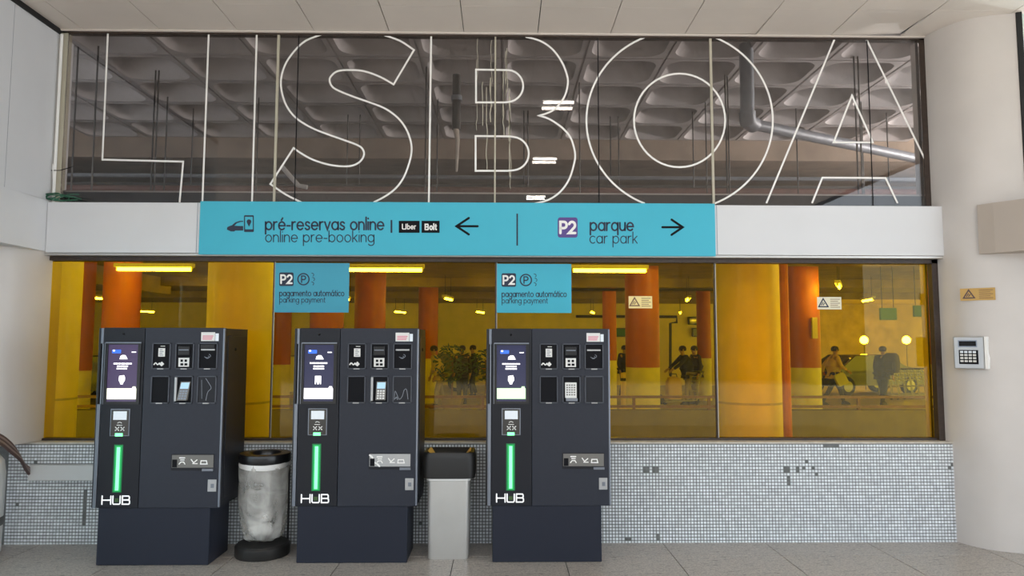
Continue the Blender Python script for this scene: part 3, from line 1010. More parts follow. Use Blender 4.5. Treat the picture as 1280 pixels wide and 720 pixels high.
wpx(mb, 'P', 700.5, 708.3, 291.3, 14, 3.2, T2)
wpx(mb, '2', 711.3, 719, 291.3, 14, 3.2, T2)
mb.build('lettering', M['vinyl'], sg, label='white P2 on the badge')
mb = MB()   # car and phone pictogram
car = [(283.5, 287), (284, 284), (287, 282.5), (290, 281.5), (294, 278), (300, 276), (304, 276), (304, 277.3), (300.5, 277.5), (296, 279), (293, 282.2), (304, 282.5), (304, 288.2), (294, 288.2), (293, 289.3), (288.5, 289.3), (287, 288.5)]
mb.add([T(*p) for p in car], [tuple(range(len(car)))])
mb.add([T(*p) for p in rrect(305, 317.3, 269, 290, 1.2)], [tuple(range(20))])
mb.build('car_icon', M['ink'], sg, label='dark car and phone pictogram')
mb = MB()
mb.add([T2(*p) for p in rrect(306.4, 316, 271, 286.6, .3)], [tuple(range(20))])
mb.build('phone_face', M['teal'], sg)
T3 = to_sign(sg, -.0149)
mb = MB()
mb.add([T3(*p) for p in arc(311.2, 277, 2.9, 2.9, 150, 390, 12) + [(311.2, 283.5)]], [tuple(range(14))])
mb.build('map_pin', M['ink'], sg)

# ---- payment signs on the amber glass
def pay_sign(x0, y0, x1, y1, lab, m, second):
    Y = YG-.012
    a, b = pt(x0, y1, Y), pt(x1, y0, Y)
    o = tag(empty('payment_sign', (a.x, Y, a.z)), lab, 'sign', 'teal payment signs on the amber glass')
    BX(0, b.x-a.x, -.006, .004, 0, b.z-a.z, bev=.001).build('board', m, o)
    f = to_sign(o, Y-.0068)
    f2 = to_sign(o, Y-.0075)
    dx, dy = x0-343, y0-328
    plate(o, f, 349+dx, 367+dx, 339.5+dy, 356.5+dy, M['ink'], 'badge', 2)
    mb = MB()
    wpx(mb, 'P', 351.3+dx, 356.8+dx, 353+dy, 10, 2.2, f2)
    wpx(mb, '2', 359.3+dx, 364.8+dx, 353+dy, 10, 2.2, f2)
    mb.build('lettering', M['vinyl'], o, label='white P2 on the badge')
    mb = MB()
    mb.stroke(arc(379.3+dx, 348+dy, 7, 7, 0, 345, 24), 1.6, f, closed=True)
    wpx(mb, 'P', 377+dx, 382+dx, 352+dy, 8, 1.5, f)
    for k, h in enumerate((342.5, 348, 353.5)):
        mb.stroke(arc(390+dx+k % 2, h+dy, 2.2, 2.0, -100, 60, 8), .8, f)
    mb.build('ticket_icon', M['ink'], o)
    mb = MB()
    wpx(mb, 'pagamento automático', 349.5+dx, 430+dx, 369+dy, 4.8, .95, f)
    mb.build('lettering', M['ink'], o, label='dark words pagamento automático')
    mb = MB()
    wpx(mb, 'parking payment', 349.5+dx, 406.5+dx, 377+dy, 4.4, .75, f)
    mb.build('lettering', M['ink'], o, label='thin dark words parking payment')
pay_sign(343, 329, 437, 390.5, 'teal payment sign on the glass above the middle payment machine', M['teal2'], 0)
pay_sign(621, 330, 714, 391, 'teal payment sign on the glass above the right payment machine', M['teal'], 0)

# ---- warning stickers
def sticker(c, w, h, n, m, lab, ink='ink'):
    rz = math.atan2(n[1], n[0])+math.pi/2
    o = tag(empty('warning_sticker', c, rz), lab, 'sticker', 'warning stickers')
    BX(-w/2, w/2, -.002, .001, -h/2, h/2).build('film', m, o)
    f = lambda x, z: (x, -.0028, z)
    k = h*.36
    cx = -w*.25
    mb = MB()
    mb.stroke([(cx-k*1.05, -k*.8), (cx, k*1.0), (cx+k*1.05, -k*.8)], h*.10, f, closed=True)
    mb.stroke([(cx-k*.45, -k*.45), (cx-k*.05, k*.2)], h*.07, f)
    mb.stroke([(cx-k*.05, -k*.45), (cx+k*.25, k*.0)], h*.07, f)
    mb.build('triangle', M[ink], o)
    mb = MB()
    for i in range(5):
        z = h*.32-i*h*.16
        mb.stroke([(w*.04, z), (w*(.44 if i % 2 == 0 else .36), z)], h*.05, f, cap=False)
    mb.build('print', M['brownpaint'], o)
c = pt(800.5, 377.8, YG-.006)
sticker(c, .198, .102, (0, -1), M['warn'], 'pale warning sticker on the third amber pane over the red column', 'brownpaint')
c = pt(1036.5, 379, YG-.006)
sticker(c, .205, .104, (0, -1), M['warn_w'], 'pale warning sticker on the last amber pane', 'ink')
c = pt(1238.5, 367.7, -.232)
sticker((3.800, -.219, c.z), .235, .098, (-.62, -.785), M['gold'], 'golden warning sticker on the white rounded wall above the keypad', 'cable_b')

# ---- keypad on the rounded wall
c = pt(1228, 441, -.2)
kp = tag(empty('access_keypad', (3.762, -.172, c.z), math.atan2(-.70, -.714)+math.pi/2), 'grey access keypad box on the white rounded wall at right', 'keypad')
BX(-.115, .095, -.055, .012, -.128, .128, bev=.008).build('housing', M['silver'], kp)
BX(-.115+.035, .050, -.0575, -.05, .045, .10).build('display_frame', M['edge'], kp)
BX(-.115+.042, .043, -.059, -.056, .053, .092).build('display', M['lens'], kp)
BX(-.115+.038, .055, -.0575, -.05, -.09, .022).build('keypad_field', M['inkblack'], kp)
for i in range(4):
    for j in range(4):
        BX(-.068+i*.029, -.068+i*.029+.022, -.062, -.056, -.002-j*.024, .014-j*.024, bev=.002).build('key', M['label_w'] if j else M['lcd'], kp)
MB().prism([(.098, -.125), (.118, -.125), (.122, -.04), (.114, .0), (.118, .128), (.098, .128)], 'y', -.058, .01).build('card_slot', M['vinyl'], kp, label='pale rim of the card slot')

# ================================================================== PAYMENT MACHINES
def mx(q):
    return (q-607.5)/155*.92
def mz(p):
    return 1.702-(p-411)*(1.295/221)
def mbox(q0, q1, p0, p1, y0, y1, bev=0.):
    return BX(mx(q0), mx(q1), y0, y1, mz(p1), mz(p0), bev=bev)
def f_m(y):
    return lambda q, p: (mx(q), y, mz(p))

def machine(variant, loc, lab):
    o = tag(empty('payment_machine', loc), lab, 'payment machine', 'parking payment machines')
    Wd, H = .92, 1.702
    # carcass: rounded back part and front door, pedestal
    MB().prism(rrect(.004, Wd-.002, .02, .475, .012), 'z', .407, H-.004).build('cabinet', M['slate_d'], o, smooth=True)
    mbox(614.3, 664.2, 411, 632.5, -.004, .03, bev=.004).build('front_panel', M['slate_d'], o, label='darker narrow panel with the screen')
    mbox(664.8, 762.3, 411, 632.5, -.004, .03, bev=.004).build('door', M['slate'], o, label='wide slate door with six module openings')
    mbox(607.6, 610.6, 411.5, 632.3, .0, .05, bev=.003).build('side_trim', M['blackp'], o)
    mb = mbox(610.9, 614.0, 411.5, 431, -.006, .02, bev=.002)
    mb.v += []
    mb.box(mx(612.0), mx(613.6), .004, .02, mz(506), mz(431))
    mb.box(mx(609.6), mx(613.6), -.006, .02, mz(632.3), mz(506), bev=.002)
    mb.build('edge_strip', M['edge'], o, label='pale metallic strip down the left edge')
    BX(mx(616), mx(751), .004, .37, 0, .407, bev=.006).build('pedestal', M['slate_p'], o)
    # right flank inset
    BX(Wd-.003, Wd+.004, .06, .44, .46, H-.06, bev=.003).build('side_panel', M['slate_d'], o)
    k = MB().lathe([(.012, 0), (.012, .006)], (0, 0, 0), 12).build('side_lock', M['inkblack'], o)
    k.rotation_euler = (0, R(90), 0)
    k.location = (Wd+.003, .20, H-.16)
    BX(Wd-.012, Wd+.001, -.005, .010, .409, H-.004, bev=.003).build('corner_trim', M['edge'], o, label='pale strip on the right front corner')
    # camera eye
    k = MB().lathe([(.008, 0), (.008, .004)], n=12).build('camera_eye', M['lens'], o)
    k.rotation_euler = (R(90), 0, 0)
    k.location = (mx(638.5), -.003, mz(419))
    # screen and bezel
    mb = MB()
    x0, x1, z0, z1 = mx(617.5), mx(661), mz(506), mz(429.5)
    a0, a1, c0, c1 = mx(620.6), mx(657.2), mz(502.8), mz(432)
    mb.box(x0, a0, -.012, 0, z0, z1).box(a1, x1, -.012, 0, z0, z1).box(a0, a1, -.012, 0, z0, c0).box(a0, a1, -.012, 0, c1, z1)
    mb.build('screen_bezel', M['blackp'], o)
    mb = MB()
    mb.box(x0-.004, x0, -.015, 0, z0, z1).box(x0, x1, -.0135, -.011, z1-.006, z1+.003)
    mb.build('bezel_edge', M['edge'], o)
    sc = BX(a0, a1, -.005, -.002, c0, c1).build('screen', M['scr_bg'] if variant == 1 else M['scr_bg2'], o, label='lit dark touch screen')
    f = f_m(-.0058)
    pb = {1: 'scr_cream', 2: 'scr_w', 3: 'scr_mint'}[variant]
    tab = MB().add([f(*p) for p in [(620.9, 486.3), (651, 486.3), (652.2, 484), (655.5, 484), (656, 486.3), (656.8, 486.3), (656.8, 499.8), (620.9, 499.8)]], [tuple(range(8))])
    tab.build('screen_button', M[pb], sc)
    mb = MB()
    mb.add([f(*p) for p in [(634.5, 450.3), (635.5, 446.5), (638, 445), (641.5, 445.2), (643, 447.5), (644.5, 450.3)]], [tuple(range(6))])
    mb.build('screen_icon', M['scr_w'], sc)
    mb = MB()
    for r0, r1, y in ((627.5, 649.8, 455.8), (632, 645.5, 459), (631.5, 645.8, 462)) if variant != 2 else ((627.5, 650, 455), (632, 645.3, 459), (631.8, 645.5, 462)):
        x = r0
        while x < r1-1.2:
            wl_ = min(random.uniform(2.2, 5.5), r1-x)
            mb.stroke([(x, y), (x+wl_, y)], 1.9, f, cap=False)
            x += wl_+.55
    mb.build('screen_text', M['scr_w'], sc, label='white lines of text', kind='stuff')
    mb = MB()
    if variant == 2:
        mb.add([f(*p) for p in [(634.2, 471), (641.8, 471), (641.8, 481.5), (640.6, 481.5), (640.2, 476), (639.2, 481.5), (637, 481.5), (636.3, 476), (635.4, 481.5), (634.2, 481.5)]], [tuple(range(10))])
    else:
        mb.add([f(*p) for p in [(635, 471), (641, 470), (642.3, 473), (642.3, 476.5), (640.2, 480), (640, 481.5), (637, 481.5), (636.2, 479), (634.6, 476.5)]], [tuple(range(9))])
    mb.build('screen_ticket', M['scr_w'], sc)
    mb = MB()
    mb.stroke([(649, 441.5), (654.5, 441.5)], 1.2, f, cap=False)
    mb.build('screen_clock', M['scr_w'], sc)
    mb = MB()
    mb.add([f(*p) for p in rrect(625, 636, 438.5, 443, .6)], [tuple(range(20))])
    mb.build('screen_header', M['scr_blue'], sc)
    mb = MB()
    mb.add([f_m(-.0064)(*p) for p in arc(627.3, 439.6, 1.5, 1.1, 0, 330, 11)], [tuple(range(12))])
    mb.build('screen_dot', M['scr_w'], sc)
    # card reader below the screen
    cr = mbox(627, 650.5, 511.5, 545, -.010, 0, bev=.002).build('card_reader', M['edge'], o)
    mbox(628.2, 649.3, 512.7, 544, -.012, -.009).build('reader_face', M['lens'], cr)
    mbox(630.8, 647, 514.5, 525, -.0145, -.011, bev=.001).build('reader_display', M['lcd'], cr)
    f = f_m(-.0128)
    mb = MB()
    mb.stroke(arc(638.8, 529.5, 2.5, 1.5, 200, 340, 6), .8, f)
    mb.stroke([(635.5, 531.5), (642, 531.5)], .8, f)
    for cx in (636, 642.5):
        mb.stroke([(cx-2, 534), (cx+2, 538)], 1.1, f)
        mb.stroke([(cx-2, 538), (cx+2, 534)], 1.1, f)
    mb.build('reader_print', M['label_w'], cr)
    mbox(634, 643, 541.3, 545.2, -.016, -.009, bev=.001).build('reader_light', M['green'], cr)
    # green light strip, its soft halo painted on as dim glowing plates
    ch = mbox(632.8, 643.6, 555.5, 613.5, -.0046, -.003).build('painted_halo', M['green_glow_out'], o, label='soft green halo of the light strip, painted as a glowing plate')
    mbox(634.4, 642.2, 557, 612.3, -.006, -.004).build('painted_halo', M['green_glow_in'], ch)
    mbox(636.3, 640.3, 558.5, 611, -.009, -.0046, bev=.001).build('light_strip', M['green'], ch, label='bright green upright light strip')
    # lettering HUB
    f = f_m(-.0052)
    mb = MB()
    for chr_, q0, q1 in (('H', 621, 631.5), ('U', 634, 642.8), ('B', 645.5, 654.2)):
        wpx(mb, chr_, q0, q1, 627.6, 9.8, 1.55, f)
    mb.build('lettering', M['lit_letter'], o, label='white letters HUB')
    mbox(636.3, 640.7, 620.5, 625, -.0056, -.003).build('green_mark', M['leaf'], o)
    # six module openings
    for r, (p0, p1) in enumerate(((430, 462.5), (471, 505))):
        for cidx, (q0, q1) in enumerate(((674.5, 697), (703, 725.5), (731, 754.5))):
            fr = MB()
            X0, X1, Z0, Z1 = mx(q0), mx(q1), mz(p1), mz(p0)
            tck = .007
            fr.box(X0, X0+tck, -.012, 0, Z0, Z1).box(X1-tck, X1, -.012, 0, Z0, Z1).box(X0, X1, -.012, 0, Z1-tck, Z1).box(X0, X1, -.012, 0, Z0, Z0+tck)
            fo = fr.build('module_frame', M['slate_l'], o)
            BX(X0+tck, X1-tck, -.0058, -.0042, Z0+tck, Z1-tck).build('module_face', M['slate_d'] if (r, cidx) == (1, 2) else M['inkblack'], fo)
            xm = (X0+X1)/2
            BX(xm-.022, xm+.022, -.020, -.008, Z0-.002, Z0+.006, bev=.001).build('lip', M['silver'], fo)
            f = f_m(-.0066)
            g = MB()
            if (r, cidx) == (0, 0):
                mbox(q0+7.5, q0+15.5, p0+6.5, p0+17, -.009, -.005).build('printed_label', M['label_w'], fo)
                f9 = f_m(-.0096)
                for k in range(4):
                    g.stroke([(q0+9, p0+8.5+k*2.2), (q0+(14 if k % 2 else 12.5), p0+8.5+k*2.2)], .8, f9, cap=False)
                g.build('label_print', M['edge'], fo)
                s = MB()
                s.stroke(smooth_pts([(q0+2.5, p0+26.8), (q0+4.5, p0+24.8), (q0+7, p0+27), (q0+9, p0+25)]), 1.5, f)
                s.add([f(*p) for p in [(q0+8.5, p0+26.5), (q0+12, p0+23), (q0+15, p0+26.2), (q0+12, p0+29.2)]], [(0, 1, 2, 3)])
                s.stroke([(q0+10, p0+4), (q0+15, p0+4)], .7, f)
                s.build('key_icon', M['label_w'], fo)
            elif (r, cidx) == (0, 1):
                mbox(q0+3.5, q0+17.5, p0+4, p0+15, -.016, -.005, bev=.003).build('ticket_mouth', M['blackp'], fo)
                mbox(q0+4.5, q0+16.5, p0+8, p0+9.2, -.0175, -.015).build('slot', M['edge'], fo)
                mbox(q0+4, q0+17, p0+18.5, p0+29.5, -.009, -.005).build('pictogram_plate', M['label_w'], fo)
                f9 = f_m(-.0096)
                for u in (6.5, 11.5):
                    g.add([f9(*p) for p in rrect(q0+u, q0+u+3, p0+20.5, p0+23.5, .2)], [tuple(range(20))])
                    g.add([f9(*p) for p in rrect(q0+u, q0+u+3.6, p0+25.2, p0+28, .2)], [tuple(range(20))])
                g.build('pictogram', M['inkblack'], fo)
            elif (r, cidx) == (0, 2):
                mbox(q0+3, q0+20, p0+7.3, p0+9.3, -.010, -.005, bev=.001).build('note_slot', M['silver'], fo)
                if variant == 1:
                    mbox(q0+3, q0+20, p0+2, p0+6.5, -.018, -.005, bev=.002).build('note_mouth', M['blackp'], fo)
                g.stroke(arc(q0+11, p0+16, 4, 2.3, 150, -60, 10), .7, f)
                g.stroke(arc(q0+11, p0+17.5, 2.2, 1.6, 150, -60, 10), .7, f)
                g.build('contactless_icon', M['edge'], fo)
            elif (r, cidx) == (1, 1):
                if variant < 3:     # sloping keypad unit
                    k = MB()
                    xa, xb = mx(q0+8), mx(q0+20)
                    zt, zb = mz(p0+7), mz(p0+30)
                    sh = .018 if variant == 1 else .004
                    k.loft([[(xa-sh, -.03, zb), (xb-sh, -.03, zb), (xb, -.012, zt), (xa, -.012, zt)], [(xa-sh, -.005, zb), (xb-sh, -.005, zb), (xb, -.005, zt), (xa, -.005, zt)]])
                    ko = k.build('keypad', M['greyk'], fo)
                    f3 = lambda u, v: (xa+(xb-xa)*u-sh*(1-v), -.0305+.018*v, zb+(zt-zb)*v)
                    MB().add([f3(.08, .62), f3(.92, .62), f3(.92, .95), f3(.08, .95)], [(0, 1, 2, 3)]).build('keypad_display', M['lcd_b'], fo)
                    ks = MB()
                    for i in range(3):
                        for j in range(4):
                            ks.add([f3(.12+i*.28, .06+j*.13), f3(.33+i*.28, .06+j*.13), f3(.33+i*.28, .15+j*.13), f3(.12+i*.28, .15+j*.13)], [(0, 1, 2, 3)])
                    ks.build('keys', M['label_w'] if variant == 2 else M['edge'], fo)
                    mbox(q0+1.2, q0+3.8, p0+1.5, p0+31, -.022, -.005, bev=.002).build('bright_edge', M['silver'], fo)
                else:
                    mbox(q0+3, q0+17.5, p0+8, p0+27.5, -.022, -.005, bev=.004).build('keypad', M['label_w'], fo)
                    f9 = f_m(-.0228)
                    for i in range(4):
                        for j in range(5):
                            g.add([f9(*p) for p in rrect(q0+4.6+i*3, q0+6.6+i*3, p0+10.5+j*3, p0+12.1+j*3, .3)], [tuple(range(20))])
                    g.build('keys', M['greyk'], fo)
                    mbox(q0+4, q0+18.5, p0+27.5, p0+31.5, -.026, -.005, bev=.003).build('keypad_foot', M['edge'], fo)
            elif (r, cidx) == (1, 2):
                if variant == 2:
                    g.stroke(smooth_pts([(q0+2, p0+30), (q0+3, p0+19), (q0+8, p0+29), (q0+12, p0+25), (q0+14, p0+18), (q0+17, p0+17), (q0+19, p0+29)]), .7, f)
                    g.stroke([(q0+2, p0+29), (q0+5, p0+26.5), (q0+6, p0+29.5)], 1.0, f)
                    g.build('scratches', M['edge'], fo)
                elif variant == 1:
                    g.stroke(smooth_pts([(q0+10, p0+3), (q0+14, p0+9), (q0+17, p0+15), (q0+13, p0+20), (q0+11, p0+30)]), .7, f)
                    g.stroke([(q0+5, p0+5), (q0+6, p0+28)], .5, f)
                    g.build('scratches', M['edge'], fo)
    # sticker, coin tray, lock
    st = mbox(733.5, 750.5, 416.5, 427.5, -.006, -.003).build('sticker', M['label_w'], o, label='white and pink printed sticker')
    mb = MB()
    f = f_m(-.0066)
    for k, y in enumerate((421.2, 423.2, 425.2)):
        mb.stroke([(735.5, y), (748.5-k*.8, y)], 1.2, f, cap=False)
    mb.build('sticker_print', M['pink'], st)
    mbox(751, 755, 418, 427.5, -.006, -.003).build('small_sticker', M['lcd'], o)
    tr_ = mbox(702.5, 754.5, 567, 587, -.0075, -.003, bev=.001).build('coin_tray', M['slate_d'], o)
    mbox(703.5, 754, 568, 583.5, -.009, -.007, bev=.001).build('tray_plate', M['silver'] if variant == 2 else M['greyk'], tr_)
    f = f_m(-.0098)
    mb = MB()
    mb.stroke([(713, 571.5), (719, 571.5)], 1.6, f)
    mb.stroke([(714, 574), (718.5, 574)], 1.2, f)
    mb.stroke([(712.5, 579), (714.5, 576.5), (718, 576.5), (719.5, 579)], 1.3, f)
    mb.stroke([(727, 573.5), (730, 577.5), (734, 574)], 1.3, f)
    mb.stroke([(729, 578.5), (734.5, 578.5)], 1.2, f)
    mb.stroke([(739, 575), (745.5, 575), (746.5, 579), (738.5, 579)], 1.3, f, closed=True)
    if variant == 2:
        mb.stroke(smooth_pts([(704, 569.5), (707, 572), (708, 577), (713, 580), (716, 583)]), 2.2, f)
    mb.build('tray_icons', M['vinyl'], tr_, kind='stuff')
    mbox(704.2, 710, 573.5, 583, -.0105, -.008).build('tray_opening', M['inkblack'], tr_)
    mbox(741, 754.5, 584.5, 587.5, -.020, -.003, bev=.001).build('tray_lip', M['edge'], tr_)
    lk = mbox(747.8, 758.2, 598, 612.5, -.008, -.003, bev=.002).build('lock_plate', M['silver'], o)
    mbox(751.5, 755.5, 603, 608, -.0095, -.007, bev=.001).build('lock_flap', M['edge'], lk)
    return o
machine(1, (-2.950, -.545, 0), 'slate parking payment machine nearest the left wall, violet screen with cream button')
machine(2, (-1.532, -.505, 0), 'slate parking payment machine in the middle between the two bins, pure white screen button')
machine(3, (-.110, -.497, 0), 'slate parking payment machine at right end, mint green screen button')

# ================================================================== BINS
b1 = tag(empty('bag_bin', (-1.80, -.275, 0)), 'round bin with clear sagging bag and black ring between the left machines', 'bin')
MB().lathe([(.195, 0), (.20, .01), (.20, .075), (.185, .09), (.10, .095)], n=32).build('base', M['blackm'], b1, smooth=True)
MB().lathe([(.186, .690), (.190, .70), (.190, .748), (.185, .757), (.150, .758), (.122, .757), (.110, .740), (.108, .690)], n=36, cap0=False, cap1=False).build('ring_lid', M['blackp'], b1, smooth=True)
loops = []
n = 48
prof = [(.175, .735), (.178, .70), (.184, .66), (.176, .60), (.176, .50), (.172, .40), (.166, .30), (.160, .20), (.140, .14), (.10, .115)]
for i, (r, z) in enumerate(prof):
    w_ = min(1, i/3)
    loops.append([((r+.007*w_*math.sin(7*a+i*.6)+.005*w_*math.sin(13*a-i*.9)+.004*w_*math.sin(3*a+i))*math.cos(a),
                   (r+.007*w_*math.sin(7*a+i*.6)+.005*w_*math.sin(13*a-i*.9)+.004*w_*math.sin(3*a+i))*math.sin(a), z) for a in [2*math.pi*k/n for k in range(n)]])
MB().loft(loops, cap0=False).build('bag', M['bag'], b1, smooth=True, label='clear crumpled plastic bag')
lp = []
for r, z in ((.186, .692), (.189, .675), (.187, .655), (.183, .652)):
    lp.append([((r+.002*math.sin(9*a))*math.cos(a), (r+.002*math.sin(9*a))*math.sin(a), z+.006*math.sin(2*a+1)) for a in [2*math.pi*k/n for k in range(n)]])
MB().loft(lp, cap0=False, cap1=False).build('bag_cuff', M['label_w'], b1, smooth=True)
for a in (30, 90, 150):
    MB().tube([(.185*math.cos(R(a)), .185*math.sin(R(a)), .08), (.185*math.cos(R(a)), .185*math.sin(R(a)), .70)], .008, 8).build('stand_rod', M['blackp'], b1)
cr_ = MB()
random.seed(3)
for k, (cx, cy_, cz, rr) in enumerate(((-.03, -.06, .20, .055), (.05, -.04, .19, .05), (0, .03, .27, .06), (-.07, .02, .17, .045), (.04, -.07, .29, .04))):
    bm = bmesh.new()
    bmesh.ops.create_icosphere(bm, subdivisions=2, radius=rr)
    for v in bm.verts:
        v.co *= random.uniform(.75, 1.15)
    bm.verts.index_update()
    cr_.add([v.co+Vector((cx, cy_, cz)) for v in bm.verts], [[v.index for v in f.verts] for f in bm.faces])
    bm.free()
cr_.build('rubbish', M['label_w'], b1, kind='stuff')

b2 = tag(empty('slim_bin', (-.388, -.44, 0)), 'slim grey bin with black funnel lid between middle and right machines', 'bin')
def rr3(w, d, r, z, yc=.14):
    return [(x, y+yc, z) for x, y in rrect(-w/2, w/2, -d/2, d/2, r, 5)]
MB().loft([rr3(.292, .25, .03, .0), rr3(.300, .256, .035, .01), rr3(.318, .27, .035, .58)]).build('body', M['satin'], b2, smooth=True, label='satin grey tapering body')
MB().loft([rr3(.325, .278, .036, .572), rr3(.331, .284, .036, .575), rr3(.331, .284, .036, .59), rr3(.325, .278, .036, .592)]).build('rim', M['label_w'], b2, smooth=True)
MB().loft([rr3(.335, .288, .05, .588), rr3(.388, .31, .055, .592), rr3(.396, .315, .06, .615), rr3(.392, .312, .06, .735), rr3(.382, .304, .06, .770), rr3(.370, .294, .06, .780), rr3(.350, .276, .055, .776),
           rr3(.20, .15, .05, .705), rr3(.18, .13, .045, .62)], cap0=True, cap1=True).build('funnel_lid', M['blackm'], b2, smooth=True, label='black funnel lid')
mb = MB()
for s in (-1, 1):
    mb.add([(s*.150, .03, .783), (s*.162, .06, .784), (s*.162, .22, .784), (s*.150, .25, .783), (s*.10, .20, .722), (s*.10, .08, .722)], [(0, 1, 2, 3, 4, 5)])
mb.build('lid_reflection', M['gold'], b2, label='sloping lid sides with the amber reflection painted on')  # reflection of the amber glass painted as gold flaps

# ================================================================== LEFT CORNER: trunking, cables, white drum
q0, q1 = pt(34, 601, -.05), pt(150, 581.5, -.05)
tag(BX(q0.x, q1.x, -.05, .0, q0.z, q1.z, bev=.004).build('cable_trunking', M['plastic_w']), 'white cable trunking across the mosaic left of the machines', 'trunking')
cb = [[(-14, 538+2*k), (2, 545+2.6*k), (14, 555+2.6*k), (22+k, 566+2.4*k), (29+.6*k, 579+1.6*k), (36, 585+1.8*k)] for k in range(5)]
for k, l in enumerate(cb):
    sp_ = smooth_pts(l, 4)
    pts_ = [pt(x, y, -.66+.61*(i/(len(sp_)-1))**.7) for i, (x, y) in enumerate(sp_)]
    tag(MB().tube(pts_, .011, 8).build('cable', M['cable_b'] if k % 2 == 0 else M['cable_p'], smooth=True),
        ('topmost', 'second from top', 'third from top', 'fourth from top', 'lowest')[k] + ' of the five cables sagging into the white trunking', 'cable', 'cables sagging into the trunking')
dr = tag(empty('white_drum', (-4.0, -.33, 0)), 'white rounded drum with a dark band at the far left wall', 'drum')
MB().lathe([(.22, 0), (.232, .015), (.236, .30), (.238, .60), (.225, .69), (.18, .75), (.08, .775), (.02, .78)], n=36).build('body', M['plastic_w'], dr, smooth=True)
MB().lathe([(.2385, .215), (.243, .222), (.243, .272), (.2385, .28)], n=36, cap0=False, cap1=False).build('band', M['band_g'], dr, smooth=True)
random.seed(5)
wires = [[(50+random.uniform(0, 8), 243+random.uniform(-3, 6)), (62+random.uniform(0, 8), 248+random.uniform(-8, 3)), (78+random.uniform(-5, 10), 250+random.uniform(-8, 1)), (92+random.uniform(-6, 10), 249+random.uniform(-7, 1))] for _ in range(7)]
wt = tag(empty('wire_tangle', pt(70, 248, .03)), 'tangle of green wires in the left corner on the fascia top', 'wires')
for l in wires:
    pts_ = [pt(x, y, .03+.02*math.sin(i))-wt.location for i, (x, y) in enumerate(smooth_pts(l, 4))]
    MB().tube(pts_, .005, 6).build('wire', M['cable_g'], wt)
MB().tube([pt(x, y, .06)-wt.location for x, y in ((64, 213), (75, 213), (92, 208))], .003, 6).build('wire', M['inkblack'], wt)
MB().tube([pt(x, y, .03)-wt.location for x, y in ((66, 205), (67, 243))], .004, 6).build('wire', M['vinyl'], wt)

# ================================================================== PEOPLE
def skin_mesh(name, joints, edges, radii, m, parent, root, label=None, sub=1):
    names = list(joints)
    me = bpy.data.meshes.new(name)
    me.from_pydata([joints[k] for k in names], [(names.index(a), names.index(b)) for a, b in edges], [])
    me.materials.append(m)
    o = bpy.data.objects.new(name, me)
    COL.objects.link(o)
    o.parent = parent
    sk = o.modifiers.new('skin', 'SKIN')
    sk.use_smooth_shade = True
    bm = bmesh.new()
    bm.from_mesh(me)
    lay = bm.verts.layers.skin.verify()
    bm.verts.ensure_lookup_table()
    for i, k in enumerate(names):
        r = radii[k]
        bm.verts[i][lay].radius = r if isinstance(r, tuple) else (r, r)
        bm.verts[i][lay].use_root = (k == root)
    bm.to_mesh(me)
    bm.free()
    sb = o.modifiers.new('sub', 'SUBSURF')
    sb.levels = sub
    sb.render_levels = sub
    if label:
        o['label'] = label
    return o


